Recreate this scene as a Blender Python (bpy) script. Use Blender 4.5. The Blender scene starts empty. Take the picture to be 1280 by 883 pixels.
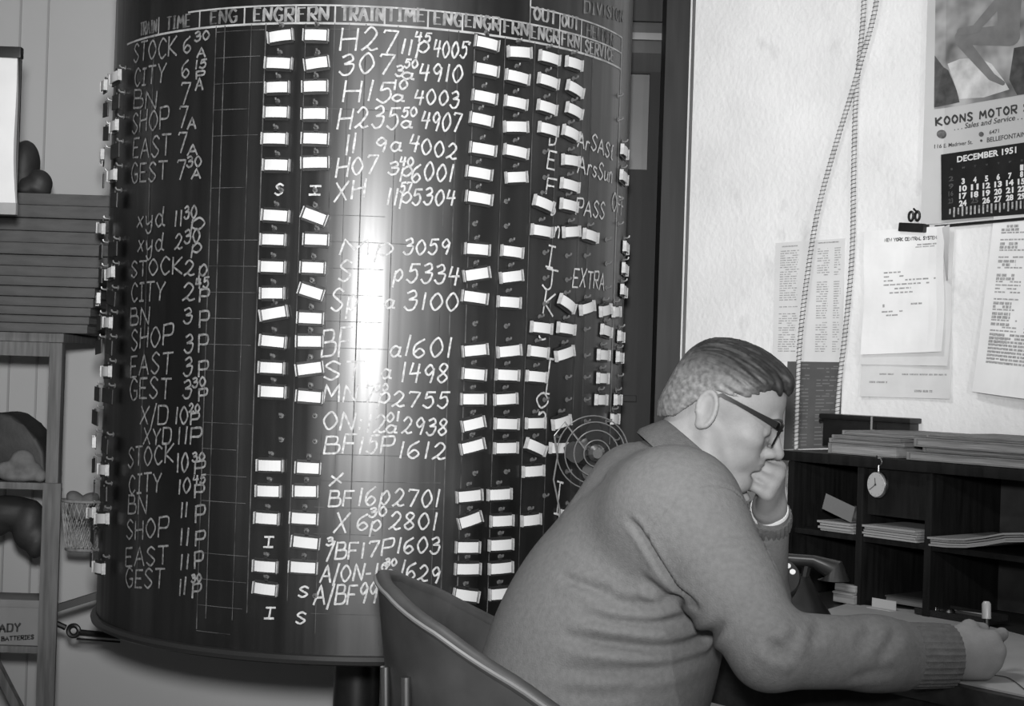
import bpy, bmesh, math, random
import numpy as np
from mathutils import Vector, Matrix
from mathutils.bvhtree import BVHTree
random.seed(7)
rng = np.random.RandomState(11)
SC = bpy.context.scene
COL = SC.collection
R_ = math.radians
# ---------------------------------------------------------------- camera
F_PX, CAM_H, ROLL = 2000.0, 1.28, 1.8
PITCH = math.degrees(math.atan((455 - 441.5) / F_PX))
cam_d = bpy.data.cameras.new('camera')
cam_d.sensor_width = 36.0
cam_d.lens = F_PX * 36.0 / 1280.0
cam_d.clip_start = 0.05
cam = bpy.data.objects.new('camera', cam_d)
COL.objects.link(cam)
CAM_R = Matrix.Rotation(R_(90 + PITCH), 4, 'X') @ Matrix.Rotation(R_(ROLL), 4, 'Z')
cam.matrix_world = Matrix.Translation((0, 0, CAM_H)) @ CAM_R
SC.camera = cam
SC.view_settings.view_transform = 'Standard'
SC.view_settings.look = 'None'
SC.view_settings.exposure = 0.0
SC.view_settings.gamma = 1.0
SC.view_settings.use_curve_mapping = False
# ---------------------------------------------------------------- light
w = bpy.data.worlds.new('world'); SC.world = w
w.use_nodes = True
w.node_tree.nodes['Background'].inputs[0].default_value = (1, 1, 1, 1)
w.node_tree.nodes['Background'].inputs[1].default_value = 0.02

def aim(o, target):
    d = Vector(target) - o.location
    o.rotation_euler = d.to_track_quat('-Z', 'Y').to_euler()

def lamp(name, kind, loc, power, size, target=None, cone=None):
    l = bpy.data.lights.new(name, kind); l.energy = power
    if kind == 'AREA':
        l.shape = 'DISK'; l.size = size
    else:
        l.shadow_soft_size = size
    if cone:
        l.spot_size = R_(cone); l.spot_blend = 1.0
    o = bpy.data.objects.new(name, l); COL.objects.link(o); o.location = loc
    if target: aim(o, target)
    return o
lamp('flash_gun', 'SPOT', (-0.02, 0.02, 1.46), 720, 0.065, (-0.27, 3.4, 1.74), 60)
lamp('bracket_lamp', 'POINT', (1.21, 0.43, 1.63), 60, 0.03)
lamp('overhead_fill', 'AREA', (-0.4, 2.0, 2.85), 24, 0.5, (-0.4, 2.0, 0))  # unseen fill added overhead to lift surfaces that face up

# ---------------------------------------------------------------- pixel rays
def ray(px, py):
    v = CAM_R.to_3x3() @ Vector(((px - 640) / F_PX, -(py - 441.5) / F_PX, -1.0))
    return v / v.y
ORG = Vector((0, 0, CAM_H))
def P(px, py, Y): return ORG + ray(px, py) * Y
def on_plane(px, py, p0, n):
    d = ray(px, py); n = Vector(n)
    return ORG + d * ((Vector(p0) - ORG).dot(n) / d.dot(n))

# ---------------------------------------------------------------- materials (the photograph is black and white)
MATS = {}
def mat(name, g, rough=0.6, spec=0.4, var=0.0, scale=20.0, bump=0.0, bscale=120.0, metal=0.0, stretch=(1, 1, 1), detail=4.0, aniso=None):
    if name in MATS: return MATS[name]
    m = bpy.data.materials.new(name); m.use_nodes = True
    nt = m.node_tree; b = nt.nodes['Principled BSDF']
    b.inputs['Base Color'].default_value = (g, g, g, 1)
    b.inputs['Roughness'].default_value = rough
    b.inputs['Specular IOR Level'].default_value = spec
    b.inputs['Metallic'].default_value = metal
    if var or bump:
        tc = nt.nodes.new('ShaderNodeTexCoord'); mp = nt.nodes.new('ShaderNodeMapping')
        mp.inputs['Scale'].default_value = stretch
        nt.links.new(tc.outputs['Object'], mp.inputs['Vector'])
    if var:
        n = nt.nodes.new('ShaderNodeTexNoise'); n.inputs['Scale'].default_value = scale; n.inputs['Detail'].default_value = detail
        nt.links.new(mp.outputs[0], n.inputs['Vector'])
        r = nt.nodes.new('ShaderNodeMapRange')
        r.inputs['From Min'].default_value = 0.3; r.inputs['From Max'].default_value = 0.7
        r.inputs['To Min'].default_value = g * (1 - var); r.inputs['To Max'].default_value = g * (1 + var)
        nt.links.new(n.outputs['Fac'], r.inputs['Value'])
        c = nt.nodes.new('ShaderNodeCombineColor')
        for i in range(3): nt.links.new(r.outputs[0], c.inputs[i])
        nt.links.new(c.outputs[0], b.inputs['Base Color'])
    if bump:
        n2 = nt.nodes.new('ShaderNodeTexNoise'); n2.inputs['Scale'].default_value = bscale; n2.inputs['Detail'].default_value = 3
        nt.links.new(mp.outputs[0], n2.inputs['Vector'])
        bp = nt.nodes.new('ShaderNodeBump'); bp.inputs['Strength'].default_value = bump; bp.inputs['Distance'].default_value = 0.004
        nt.links.new(n2.outputs['Fac'], bp.inputs['Height'])
        nt.links.new(bp.outputs[0], b.inputs['Normal'])
    MATS[name] = m
    return m
M_PLASTER = mat('plaster', 0.70, 0.85, 0.2, 0.07, 5.0, 0.45, 70)
def stain(m, scale, lo, hi, amt, stretch):
    nt = m.node_tree; b = nt.nodes['Principled BSDF']; src = b.inputs['Base Color'].links[0].from_socket
    tc = nt.nodes.new('ShaderNodeTexCoord'); mp = nt.nodes.new('ShaderNodeMapping'); mp.inputs['Scale'].default_value = stretch
    nt.links.new(tc.outputs['Object'], mp.inputs['Vector'])
    n = nt.nodes.new('ShaderNodeTexNoise'); n.inputs['Scale'].default_value = scale; n.inputs['Detail'].default_value = 5; n.inputs['Roughness'].default_value = .65
    nt.links.new(mp.outputs[0], n.inputs['Vector'])
    r = nt.nodes.new('ShaderNodeMapRange'); r.inputs['From Min'].default_value = lo; r.inputs['From Max'].default_value = hi; r.inputs['To Min'].default_value = 0; r.inputs['To Max'].default_value = amt
    nt.links.new(n.outputs['Fac'], r.inputs['Value'])
    mx = nt.nodes.new('ShaderNodeMix'); mx.data_type = 'RGBA'; mx.inputs[7].default_value = (.12, .12, .12, 1)
    nt.links.new(r.outputs[0], mx.inputs[0]); nt.links.new(src, mx.inputs[6]); nt.links.new(mx.outputs[2], b.inputs['Base Color'])
stain(M_PLASTER, 7.0, .60, .78, .35, (1, 1, .7))
M_BACKWALL = mat('painted_wall', 0.42, 0.7, 0.3, 0.05, 2.0, 0.05, 30)
M_FLOOR = mat('floor_boards', 0.16, 0.6, 0.3, 0.3, 6, stretch=(1, 8, 1))
M_CEIL = mat('ceiling_paint', 0.6, 0.9, 0.2, 0.04, 3)
M_CASING = mat('casing_wood', 0.015, 0.6, 0.25, 0.25, 10, stretch=(6, 6, .5))
M_DOOR = mat('door_wood', 0.010, 0.6, 0.2, 0.2, 10, stretch=(6, 6, .5))
M_GLASS = mat('door_pane', 0.075, 0.35, 0.3, 0.2, 5)
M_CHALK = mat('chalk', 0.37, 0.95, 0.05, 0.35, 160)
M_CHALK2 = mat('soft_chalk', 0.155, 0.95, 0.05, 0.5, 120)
M_PAINTLINE = mat('ruled_paint', 0.055, 0.7, 0.2, 0.7, 25)
M_SIGNPAINT = mat('sign_paint', 0.19, 0.7, 0.2, 0.45, 60)
M_FRAMEPAINT = mat('frame_paint', 0.27, 0.7, 0.2, 0.3, 30)
M_CARD = mat('card', 0.48, 0.8, 0.1, 0.03, 30)
M_HOLDER = mat('tag_holder', 0.012, 0.5, 0.4, 0.4, 60)
M_CLIP = mat('tag_clip', 0.30, 0.4, 0.4, 0.3, 90)
M_PEG = mat('peg_metal', 0.09, 0.35, 0.5)
M_BLACK = mat('black_enamel', 0.010, 0.35, 0.5, 0.3, 30)
M_DARK = mat('dark_wood', 0.007, 0.5, 0.25, 0.5, 14, stretch=(6, 6, .6))
M_DARK2 = mat('cabinet_back', 0.035, 0.6, 0.3, 0.35, 18)
M_STEEL = mat('steel', 0.45, 0.25, 0.5, metal=1.0)
M_PAPER = mat('paper', 0.74, 0.8, 0.15, 0.05, 14, 0.06, 30)
M_PAPER2 = mat('aged_paper', 0.60, 0.8, 0.15, 0.06, 14, 0.08, 30)
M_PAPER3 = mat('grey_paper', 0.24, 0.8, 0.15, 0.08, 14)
M_DESKPAPER = mat('desk_paper', 0.27, 0.75, 0.2, 0.10, 9, 0.1, 12)
M_INK = mat('ink', 0.05, 0.8, 0.1)
M_TYPE = mat('typed_ink', 0.34, 0.8, 0.1, 0.4, 300)
M_BLUEPRINT = mat('dark_sheet', 0.085, 0.8, 0.2, 0.1, 20)
M_LEDGER = mat('ledger_cover', 0.062, 0.65, 0.3, 0.3, 10, 0.15, 60, stretch=(1, 1, 4))
M_LEDGER2 = mat('ledger_pages', 0.10, 0.8, 0.2, 0.35, 25, stretch=(.5, .5, 20))
M_FOLDER = mat('folder_cover', 0.13, 0.6, 0.3, 0.25, 16, 0.15, 50)
M_FOLDER2 = mat('folder_pages', 0.19, 0.8, 0.2, 0.3, 40, stretch=(.4, .4, 20))
M_RACK = mat('rack_wood', 0.10, 0.6, 0.3, 0.3, 12, stretch=(8, 8, .6))
M_CORD = mat('cord_cloth', 0.42, 0.7, 0.3, 0.2, 60)
M_CORDRIB = mat('cord_rib', 0.05, 0.7, 0.3)
M_LEATHER = mat('leather', 0.022, 0.6, 0.4, 0.3, 20, 0.2, 60)
M_CLOTH = mat('grey_cloth', 0.12, 0.9, 0.2, 0.25, 30, 0.3, 80)
M_WIRE = mat('basket_wire', 0.2, 0.5, 0.4, 0.5, 40)
M_CARTON = mat('carton', 0.17, 0.7, 0.2, 0.08, 10)
M_CARTON_INK = mat('carton_ink', 0.035, 0.7, 0.2)
M_CHAIR = mat('chair_vinyl', 0.036, 0.5, 0.35, 0.35, 9, 0.12, 40)
M_CHAIRRIM = mat('chair_piping', 0.13, 0.45, 0.4)
M_DESK = mat('desk_wood', 0.022, 0.4, 0.4, 0.3, 12, stretch=(1, 6, 6))
M_SKIN = mat('skin', 0.175, 0.6, 0.25, 0.06, 60, 0.12, 300)
M_SWEATER = mat('sweater_knit', 0.102, 0.92, 0.15, 0.10, 120, 0.35, 420)
M_CUFF = mat('sweater_rib', 0.075, 0.92, 0.15, 0.15, 90, 0.4, 300)
M_COLLAR = mat('collar_knit', 0.068, 0.92, 0.15, 0.12, 120, 0.4, 420)
M_SHIRT = mat('white_cuff', 0.55, 0.8, 0.15)
M_TROUSER = mat('trouser_cloth', 0.035, 0.9, 0.15, 0.15, 60)
M_SHOE = mat('shoe_leather', 0.012, 0.35, 0.5)
M_FRAME = mat('spectacle_frame', 0.006, 0.3, 0.08)
M_PEN = mat('pen_barrel', 0.30, 0.35, 0.5)
M_WATCH = mat('watch_face', 0.36, 0.5, 0.3)

DRUM_FACE = math.atan2(-math.cos(R_(-5.17)), -math.sin(R_(-5.17)))      # direction from the drum axis to the camera
def drum_material():
    m = bpy.data.materials.new('drum_enamel'); m.use_nodes = True
    nt = m.node_tree; b = nt.nodes['Principled BSDF']
    b.inputs['Specular IOR Level'].default_value = 0.45
    tc = nt.nodes.new('ShaderNodeTexCoord')
    def noise(stretch, scale, lo, hi, a, c, detail=4):
        mp = nt.nodes.new('ShaderNodeMapping'); mp.inputs['Scale'].default_value = stretch
        nt.links.new(tc.outputs['Object'], mp.inputs['Vector'])
        n = nt.nodes.new('ShaderNodeTexNoise'); n.inputs['Scale'].default_value = scale; n.inputs['Detail'].default_value = detail
        nt.links.new(mp.outputs[0], n.inputs['Vector'])
        r = nt.nodes.new('ShaderNodeMapRange')
        for k, v in zip(('From Min', 'From Max', 'To Min', 'To Max'), (lo, hi, a, c)): r.inputs[k].default_value = v
        nt.links.new(n.outputs['Fac'], r.inputs['Value'])
        return r.outputs[0]
    dust = noise((1, 1, .35), 5.0, 0.35, 0.72, 0.010, 0.050)      # rubbed-out chalk
    streak = noise((1, 1, .02), 26.0, 0.3, 0.7, 0.6, 1.4, 2)
    # chalk dust lies where train lines are rubbed out, hardly any in the tag columns: bands by angle round the drum
    sp = nt.nodes.new('ShaderNodeSeparateXYZ'); nt.links.new(tc.outputs['Object'], sp.inputs[0])
    at = nt.nodes.new('ShaderNodeMath'); at.operation = 'ARCTAN2'; nt.links.new(sp.outputs[1], at.inputs[0]); nt.links.new(sp.outputs[0], at.inputs[1])
    mr = nt.nodes.new('ShaderNodeMapRange'); nt.links.new(at.outputs[0], mr.inputs['Value'])
    mr.inputs['From Min'].default_value = DRUM_FACE - math.pi / 2; mr.inputs['From Max'].default_value = DRUM_FACE + math.pi / 2
    cr = nt.nodes.new('ShaderNodeValToRGB'); el = cr.color_ramp.elements
    for k, (deg, v) in enumerate(((-75, .35), (-58, .35), (-52, .5), (-37, .35), (-26, .30), (-24, .5), (-9, .28), (-6, 1.0), (19, 1.15), (22, .45), (38, .6), (45, .9), (75, 1.1))):
        e = el[k] if k < 2 else el.new((deg + 90) / 180)
        e.position = (deg + 90) / 180; e.color = (v / 1.3, v / 1.3, v / 1.3, 1)
    nt.links.new(mr.outputs[0], cr.inputs[0])
    m2 = nt.nodes.new('ShaderNodeMath'); m2.operation = 'MULTIPLY'; nt.links.new(streak, m2.inputs[0]); nt.links.new(cr.outputs[0], m2.inputs[1])
    mu = nt.nodes.new('ShaderNodeMath'); mu.operation = 'MULTIPLY'
    nt.links.new(dust, mu.inputs[0]); nt.links.new(m2.outputs[0], mu.inputs[1])
    c = nt.nodes.new('ShaderNodeCombineColor')
    for i in range(3): nt.links.new(mu.outputs[0], c.inputs[i])
    nt.links.new(c.outputs[0], b.inputs['Base Color'])
    nt.links.new(noise((1, 1, .05), 30.0, 0.3, 0.7, 0.28, 0.44, 2), b.inputs['Roughness'])
    bp = nt.nodes.new('ShaderNodeBump'); bp.inputs['Strength'].default_value = .35; bp.inputs['Distance'].default_value = .0012     # sheet metal ripples
    nt.links.new(noise((1, 1, .03), 22.0, 0.2, 0.8, 0, 1, 2), bp.inputs['Height']); nt.links.new(bp.outputs[0], b.inputs['Normal'])
    return m
M_DRUM = drum_material()

# ---------------------------------------------------------------- object helpers
def link(o, parent=None):
    COL.objects.link(o)
    if parent is not None: o.parent = parent
    return o
def tag(o, label=None, cat=None, group=None, kind=None):
    if label: o['label'] = label
    if cat: o['category'] = cat
    if group: o['group'] = group
    if kind: o['kind'] = kind
    return o
def empty(name, loc, label, cat, group=None):
    o = bpy.data.objects.new(name, None); o.location = loc; o.empty_display_size = 0.05
    return tag(link(o), label, cat, group)
def obj(name, bm, m, parent=None, org=None, smooth=True, frame=None):
    """links a bmesh (built in world coordinates) as one object; org/frame give its own origin"""
    if not isinstance(bm, bmesh.types.BMesh): raise TypeError(name)
    bmesh.ops.recalc_face_normals(bm, faces=bm.faces[:])
    if parent is not None:
        W = parent.matrix_basis.copy(); q = parent.parent
        while q is not None: W = q.matrix_basis @ W; q = q.parent
        bm.transform(W.inverted())
    elif org is not None:
        bm.transform(Matrix.Translation(-Vector(org)))
    me = bpy.data.meshes.new(name); bm.to_mesh(me); bm.free()
    for mm in (m if isinstance(m, (list, tuple)) else [m]): me.materials.append(mm)
    if smooth:
        me.polygons.foreach_set('use_smooth', [True] * len(me.polygons))
        try: me.set_sharp_from_angle(angle=R_(38))
        except Exception: pass
    o = bpy.data.objects.new(name, me)
    if parent is None and org is not None: o.location = org
    return link(o, parent)
def struct(name, bm, m, **k):
    return tag(obj(name, bm, m, **k), kind='structure')

# ---------------------------------------------------------------- shape helpers
UP = Vector((0, 0, 1))
def basis(ax, ay, az, o=(0, 0, 0)):
    M = Matrix.Identity(4)
    for i, v in enumerate((ax, ay, az)):
        for j in range(3): M[j][i] = v[j]
    M.translation = Vector(o)
    return M
def box(bm, x0, x1, y0, y1, z0, z1, M=None, bev=0.0):
    g = bmesh.ops.create_cube(bm, size=1.0)
    vs = g['verts']
    for v in vs:
        v.co = Vector(((x0 + x1) / 2 + v.co.x * (x1 - x0), (y0 + y1) / 2 + v.co.y * (y1 - y0), (z0 + z1) / 2 + v.co.z * (z1 - z0)))
    if bev > 0:
        es = list({e for v in vs for e in v.link_edges})
        r = bmesh.ops.bevel(bm, geom=es, offset=bev, segments=2, profile=0.7, affect='EDGES')
        vs = list({v for v in r['verts']} | {v for v in vs if v.is_valid})
    if M is not None:
        for v in vs: v.co = M @ v.co
    return vs
def tube(bm, pts, r, n=8, cap=True):
    pts = [Vector(p) for p in pts]
    rs = r if isinstance(r, (list, tuple)) else [r] * len(pts)
    rings = []; prev = None
    for i, p in enumerate(pts):
        d = (pts[min(i + 1, len(pts) - 1)] - pts[max(i - 1, 0)]).normalized()
        if prev is None:
            a = d.orthogonal().normalized()
        else:
            a = (prev - d * prev.dot(d)).normalized()
        prev = a; b = d.cross(a)
        rings.append([bm.verts.new(p + (a * math.cos(2 * math.pi * k / n) + b * math.sin(2 * math.pi * k / n)) * rs[i]) for k in range(n)])
    for i in range(len(rings) - 1):
        for k in range(n):
            bm.faces.new((rings[i][k], rings[i][(k + 1) % n], rings[i + 1][(k + 1) % n], rings[i + 1][k]))
    if cap:
        bm.faces.new(rings[0][::-1]); bm.faces.new(rings[-1])
def lathe(bm, prof, M=None, n=32):
    rings = []
    for r, z in prof:
        rings.append([bm.verts.new((M or Matrix()) @ Vector((r * math.cos(2 * math.pi * k / n), r * math.sin(2 * math.pi * k / n), z))) for k in range(n)])
    for i in range(len(rings) - 1):
        for k in range(n):
            bm.faces.new((rings[i][k], rings[i][(k + 1) % n], rings[i + 1][(k + 1) % n], rings[i + 1][k]))
    bm.faces.new(rings[0][::-1]); bm.faces.new(rings[-1])
def catmull(pts, n=6, closed=False):
    pts = [np.array(p, float) for p in pts]
    if len(pts) < 3: return pts
    out = []
    for i in range(len(pts) - 1):
        p0 = pts[i - 1] if i > 0 else (pts[-2] if closed else 2 * pts[0] - pts[1])
        p1, p2 = pts[i], pts[i + 1]
        p3 = pts[i + 2] if i + 2 < len(pts) else (pts[1] if closed else 2 * pts[-1] - pts[-2])
        for k in range(n):
            t = k / n
            out.append(0.5 * ((2 * p1) + (-p0 + p2) * t + (2 * p0 - 5 * p1 + 4 * p2 - p3) * t * t + (-p0 + 3 * p1 - 3 * p2 + p3) * t ** 3))
    out.append(pts[-1])
    return out
NB = bmesh.new

# ---------------------------------------------------------------- single-stroke lettering
# each glyph: width, strokes; a stroke is 'L' (straight) or 'C' (curved) and its points
G_ = {
 'A': (.8, 'L0,0 .4,1 .8,0', 'L.15,.36 .65,.36'), 'B': (.66, 'L0,0 0,1', 'C0,1 .5,.97 .5,.6 .05,.54', 'C.05,.54 .66,.5 .62,.06 0,0'),
 'C': (.66, 'C.64,.84 .3,1.02 0,.5 .3,-.02 .66,.16'), 'D': (.7, 'L0,0 0,1', 'C0,1 .6,.95 .7,.5 .55,.06 0,0'),
 'E': (.6, 'L.6,1 0,1 0,0 .6,0', 'L0,.52 .48,.52'), 'F': (.58, 'L.58,1 0,1 0,0', 'L0,.52 .45,.52'),
 'G': (.72, 'C.66,.86 .3,1.02 0,.5 .3,-.02 .66,.1 .68,.42', 'L.4,.42 .7,.42'), 'H': (.68, 'L0,0 .02,1', 'L.66,0 .68,1', 'L0,.5 .68,.54'),
 'I': (.4, 'L.2,0 .2,1', 'L0,1 .4,1', 'L0,0 .4,0'), 'J': (.5, 'C.36,1 .37,.2 .2,0 0,.16', 'L.1,1 .6,1'),
 'K': (.64, 'L0,0 0,1', 'L.6,1 .02,.45 .64,0'), 'L': (.55, 'L0,1 0,0 .55,0'), 'M': (.85, 'L0,0 .08,1 .42,.3 .77,1 .85,0'),
 'N': (.7, 'L0,0 .03,1 .66,0 .7,1'), 'O': (.72, 'C.36,1 0,.52 .34,0 .72,.48 .36,1'), 'P': (.6, 'L0,0 0,1', 'C0,1 .62,1 .6,.5 0,.46'),
 'R': (.64, 'L0,0 0,1', 'C0,1 .62,1 .58,.52 0,.5', 'L.2,.5 .64,0'), 'S': (.6, 'C.58,.88 .3,1.04 .04,.78 .3,.52 .58,.26 .3,-.03 0,.14'),
 'T': (.66, 'L.33,0 .34,1', 'L0,1 .68,1'), 'U': (.66, 'C0,1 .02,.2 .33,0 .62,.2 .66,1'), 'V': (.7, 'L0,1 .35,0 .7,1'),
 'W': (.95, 'L0,1 .22,0 .47,.75 .72,0 .95,1'), 'X': (.7, 'L0,0 .7,1', 'L.04,1 .64,0'), 'Y': (.68, 'L0,1 .33,.5 .68,1', 'L.33,.5 .3,0'),
 'Z': (.66, 'L0,1 .66,1 0,0 .66,0'),
 'a': (.5, 'C.46,.5 .2,.62 0,.3 .2,0 .44,.2 .48,.56', 'C.48,.56 .44,.1 .58,.02'), 'p': (.5, 'L.06,.6 0,-.42', 'C.03,.42 .3,.72 .5,.36 .3,-.02 .04,.12'),
 'x': (.5, 'L0,0 .5,.6', 'L.06,.6 .46,0'), 'y': (.5, 'C0,.6 .1,.14 .4,.3', 'C.48,.62 .42,-.2 .2,-.4 .04,-.2'), 'd': (.55, 'C.46,.5 .2,.64 0,.3 .2,-.02 .46,.14', 'C.5,1 .46,.2 .62,.02'),
 'e': (.48, 'C.04,.3 .46,.36 .26,.62 0,.3 .2,0 .48,.12'), 'r': (.4, 'L0,0 .02,.6', 'C.02,.4 .16,.62 .4,.56'), 's': (.42, 'C.4,.54 .1,.6 .08,.42 .38,.2 .2,-.02 0,.1'),
 'u': (.5, 'C0,.6 .04,.06 .26,.04 .44,.2 .48,.6', 'L.48,.6 .5,0'), 'n': (.5, 'L0,0 .02,.6', 'C.02,.36 .24,.66 .44,.5 .46,0'), 'i': (.14, 'L.05,0 .08,.6', 'L.09,.8 .1,.86'),
 'l': (.16, 'L.05,0 .1,1'), 'v': (.46, 'L0,.6 .22,0 .46,.6'), 'c': (.44, 'C.42,.5 .16,.66 0,.3 .16,-.02 .44,.1'), 'o': (.48, 'C.24,.6 0,.3 .24,0 .48,.3 .24,.6'),
 't': (.36, 'C.16,.95 .14,.1 .36,.06', 'L0,.6 .34,.62'), 'w': (.7, 'L0,.6 .16,0 .35,.5 .54,0 .7,.6'), 'm': (.75, 'L0,0 .02,.6', 'C.02,.4 .2,.66 .34,.46 .36,0', 'C.36,.4 .54,.66 .7,.46 .72,0'),
 'h': (.48, 'L0,0 .04,1', 'C.02,.36 .24,.66 .42,.48 .46,0'), 'k': (.46, 'L0,0 .04,1', 'L.42,.6 .04,.26 .46,0'), 'g': (.5, 'C.46,.5 .2,.62 0,.3 .2,.02 .46,.2', 'C.48,.56 .44,-.3 .1,-.36'),
 'f': (.4, 'C.42,.9 .2,1.04 .14,.6 .12,0', 'L0,.56 .32,.58'), 'b': (.5, 'L.02,1 0,0', 'C0,.36 .3,.68 .5,.3 .26,-.04 0,.14'),
 '0': (.6, 'C.3,1 0,.52 .28,0 .6,.46 .3,1'), '1': (.22, 'L.12,0 .16,1'), '2': (.62, 'C.04,.78 .28,1.04 .54,.76 .3,.3 0,.02', 'C0,.02 .2,.16 .4,.02 .64,.1'),
 '3': (.56, 'C.06,.9 .36,1.04 .5,.76 .18,.54', 'C.18,.54 .56,.5 .46,.06 .2,-.04 0,.14'), '4': (.6, 'L.14,1 .02,.44 .6,.5', 'L.5,.95 .42,0'),
 '5': (.58, 'L.6,1 .16,.98 .1,.58', 'C.1,.58 .42,.68 .54,.3 .3,-.04 0,.12'), '6': (.56, 'C.46,1 .06,.66 .02,.2 .28,-.02 .54,.24 .3,.48 .04,.24'),
 '7': (.6, 'L0,.9 .04,1 .6,.97 .22,0'), '8': (.56, 'C.5,.86 .26,1.04 .06,.78 .3,.52 .54,.24 .26,-.02 .02,.22 .28,.5 .5,.86'),
 '9': (.54, 'C.5,.72 .24,.44 .03,.7 .26,1.02 .5,.76', 'C.5,.8 .48,.4 .4,0'), '/': (.3, 'L0,-.2 .32,1.1'), '-': (.4, 'L.04,.4 .36,.42'),
 ':': (.16, 'L.08,.1 .09,.2', 'L.09,.6 .1,.7'), '.': (.16, 'L.06,0 .1,.05'), "'": (.16, 'L.1,1 .06,.76'), '{': (.4, 'C.36,1 .16,.9 .2,.56 .04,.5 .2,.4 .14,.1 .34,-.04'),
 '&': (.6, 'C.6,0 .1,.8 .3,1 .46,.8 .06,.3 .24,0 .6,.34'), ' ': (.35,),
}
def glyph(ch):
    g = G_.get(ch)
    out = []
    for s in g[1:]:
        pts = [tuple(float(q) for q in p.split(',')) for p in s[1:].split()]
        if s[0] == 'C': pts = [tuple(p) for p in catmull(pts, 6, closed=(pts[0] == pts[-1]))]
        out.append(pts)
    return g[0], out
def lay(text, x0, z0, x1, z1, h, jit=0.03, gap=0.26, slant=0.0):
    """polylines for a word fitted between two baseline ends, in surface metres"""
    W = 0; cells = []
    for ch in text:
        gw, st = glyph(ch); cells.append((W, st)); W += gw + gap
    W = max(W - gap, 0.05)
    L = math.hypot(x1 - x0, z1 - z0); sx = L / W
    c, s = (x1 - x0) / L, (z1 - z0) / L
    res = []
    for off, st in cells:
        jy, js, jr = random.uniform(-jit, jit) * 1.4, 1 + random.uniform(-jit, jit) * 1.6, random.uniform(-jit, jit) * 1.2
        for pl in st:
            q = []
            for (x, y) in pl:
                y2 = y * js + jy; xx = (off + x + (slant + jr) * y2 * h / sx) * sx; yy = y2 * h
                q.append((x0 + xx * c - yy * s * .15, z0 + xx * s + yy))
            res.append(q)
    return res
def ribbon(bm, pl, w, f, wv=None, step=0.006):
    """flat stroke of width w along polyline pl; f maps (s,z) to a point on the surface"""
    pts = [np.array(pl[0], float)]
    for a, b in zip(pl[:-1], pl[1:]):
        a = np.array(a, float); b = np.array(b, float); n = max(1, int(np.linalg.norm(b - a) / step))
        for k in range(1, n + 1): pts.append(a + (b - a) * k / n)
    if len(pts) < 2: return
    prev = None
    for i, p in enumerate(pts):
        d = pts[min(i + 1, len(pts) - 1)] - pts[max(i - 1, 0)]
        L = np.linalg.norm(d)
        if L < 1e-9: continue
        d = d / L; nrm = np.array((-d[1], d[0]))
        ww = w * random.uniform(.82, 1.12)
        if wv is not None: ww = (w * abs(d[0]) + wv * abs(d[1]))
        if i in (0, len(pts) - 1): p = p + d * (ww * .3 if i else -ww * .3)
        a = bm.verts.new(f(*(p + nrm * ww / 2))); b = bm.verts.new(f(*(p - nrm * ww / 2)))
        if prev: bm.faces.new((prev[0], a, b, prev[1]))
        prev = (a, b)
def font_poly(text, bold=0.0):
    cu = bpy.data.curves.new('lettering', 'FONT'); cu.body = text; cu.size = 1.0; cu.offset = bold; cu.resolution_u = 3
    o = bpy.data.objects.new('lettering', cu)
    me = o.to_mesh()
    V = [(v.co.x, v.co.y) for v in me.vertices]; Fc = [tuple(p.vertices) for p in me.polygons]
    o.to_mesh_clear(); bpy.data.objects.remove(o); bpy.data.curves.remove(cu)
    xs = [v[0] for v in V] or [0, 1]
    x0, x1 = min(xs), max(xs)
    V = [((x - x0) / (x1 - x0), y / 0.73) for x, y in V]     # width 0..1, cap height about 1
    return V, Fc
def print_text(bm, text, f, u0, v0, u1, v1, h, bold=0.0, slant=0.0):
    V, Fc = font_poly(text, bold)
    L = math.hypot(u1 - u0, v1 - v0)
    ex, ez = (u1 - u0) / L, (v1 - v0) / L
    vs = [bm.verts.new(f(u0 + (x * L + y * h * slant) * ex - y * h * ez * 0, v0 + x * L * ez + y * h)) for x, y in V]
    for q in Fc:
        try: bm.faces.new([vs[i] for i in q])
        except ValueError: pass
# ================================================================ the room
WD = Vector((0.631, -0.776, 0)).normalized()      # along the right wall, towards the camera
WN = Vector((WD.y, -WD.x, 0))                      # out of the wall, into the room
if WN.x > 0: WN = -WN
C0 = Vector((0.62, 3.44, 0))                       # foot of the desk cabinet's front
WALL0 = C0 - WN * 0.275
DESK_Z = 0.80
BACK_Y = 4.95
def wall_px(px, py, off=0.0): return on_plane(px, py, WALL0 + WN * off, WN)
def front_px(px, py, off=0.0): return on_plane(px, py, C0 + WN * off, WN)
def desk_px(px, py, z=DESK_Z): return on_plane(px, py, (0, 0, z), (0, 0, 1))
def slab(bm, a, b, n, th, z0, z1):
    """vertical slab between plan points a, b, thickness th along -n"""
    a = Vector((a[0], a[1], 0)); b = Vector((b[0], b[1], 0)); n = Vector(n)
    lo = [a, b, b - n * th, a - n * th]
    vs = [bm.verts.new(p + UP * z) for z in (z0, z1) for p in lo]
    bm.faces.new(vs[3::-1]); bm.faces.new(vs[4:])
    for i in range(4): bm.faces.new((vs[i], vs[(i + 1) % 4], vs[4 + (i + 1) % 4], vs[4 + i]))
CEIL = 2.95
bm = NB(); box(bm, -2.75, 4.4, -1.3, 5.1, -0.06, 0.0); struct('floor', bm, M_FLOOR, smooth=False)
bm = NB(); box(bm, -2.75, 4.4, -1.3, 5.1, CEIL, CEIL + .06); struct('ceiling', bm, M_CEIL, smooth=False)
bm = NB(); box(bm, -2.75, 1.6, BACK_Y, BACK_Y + .12, 0, CEIL); struct('wall_back', bm, M_BACKWALL, smooth=False)
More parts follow.
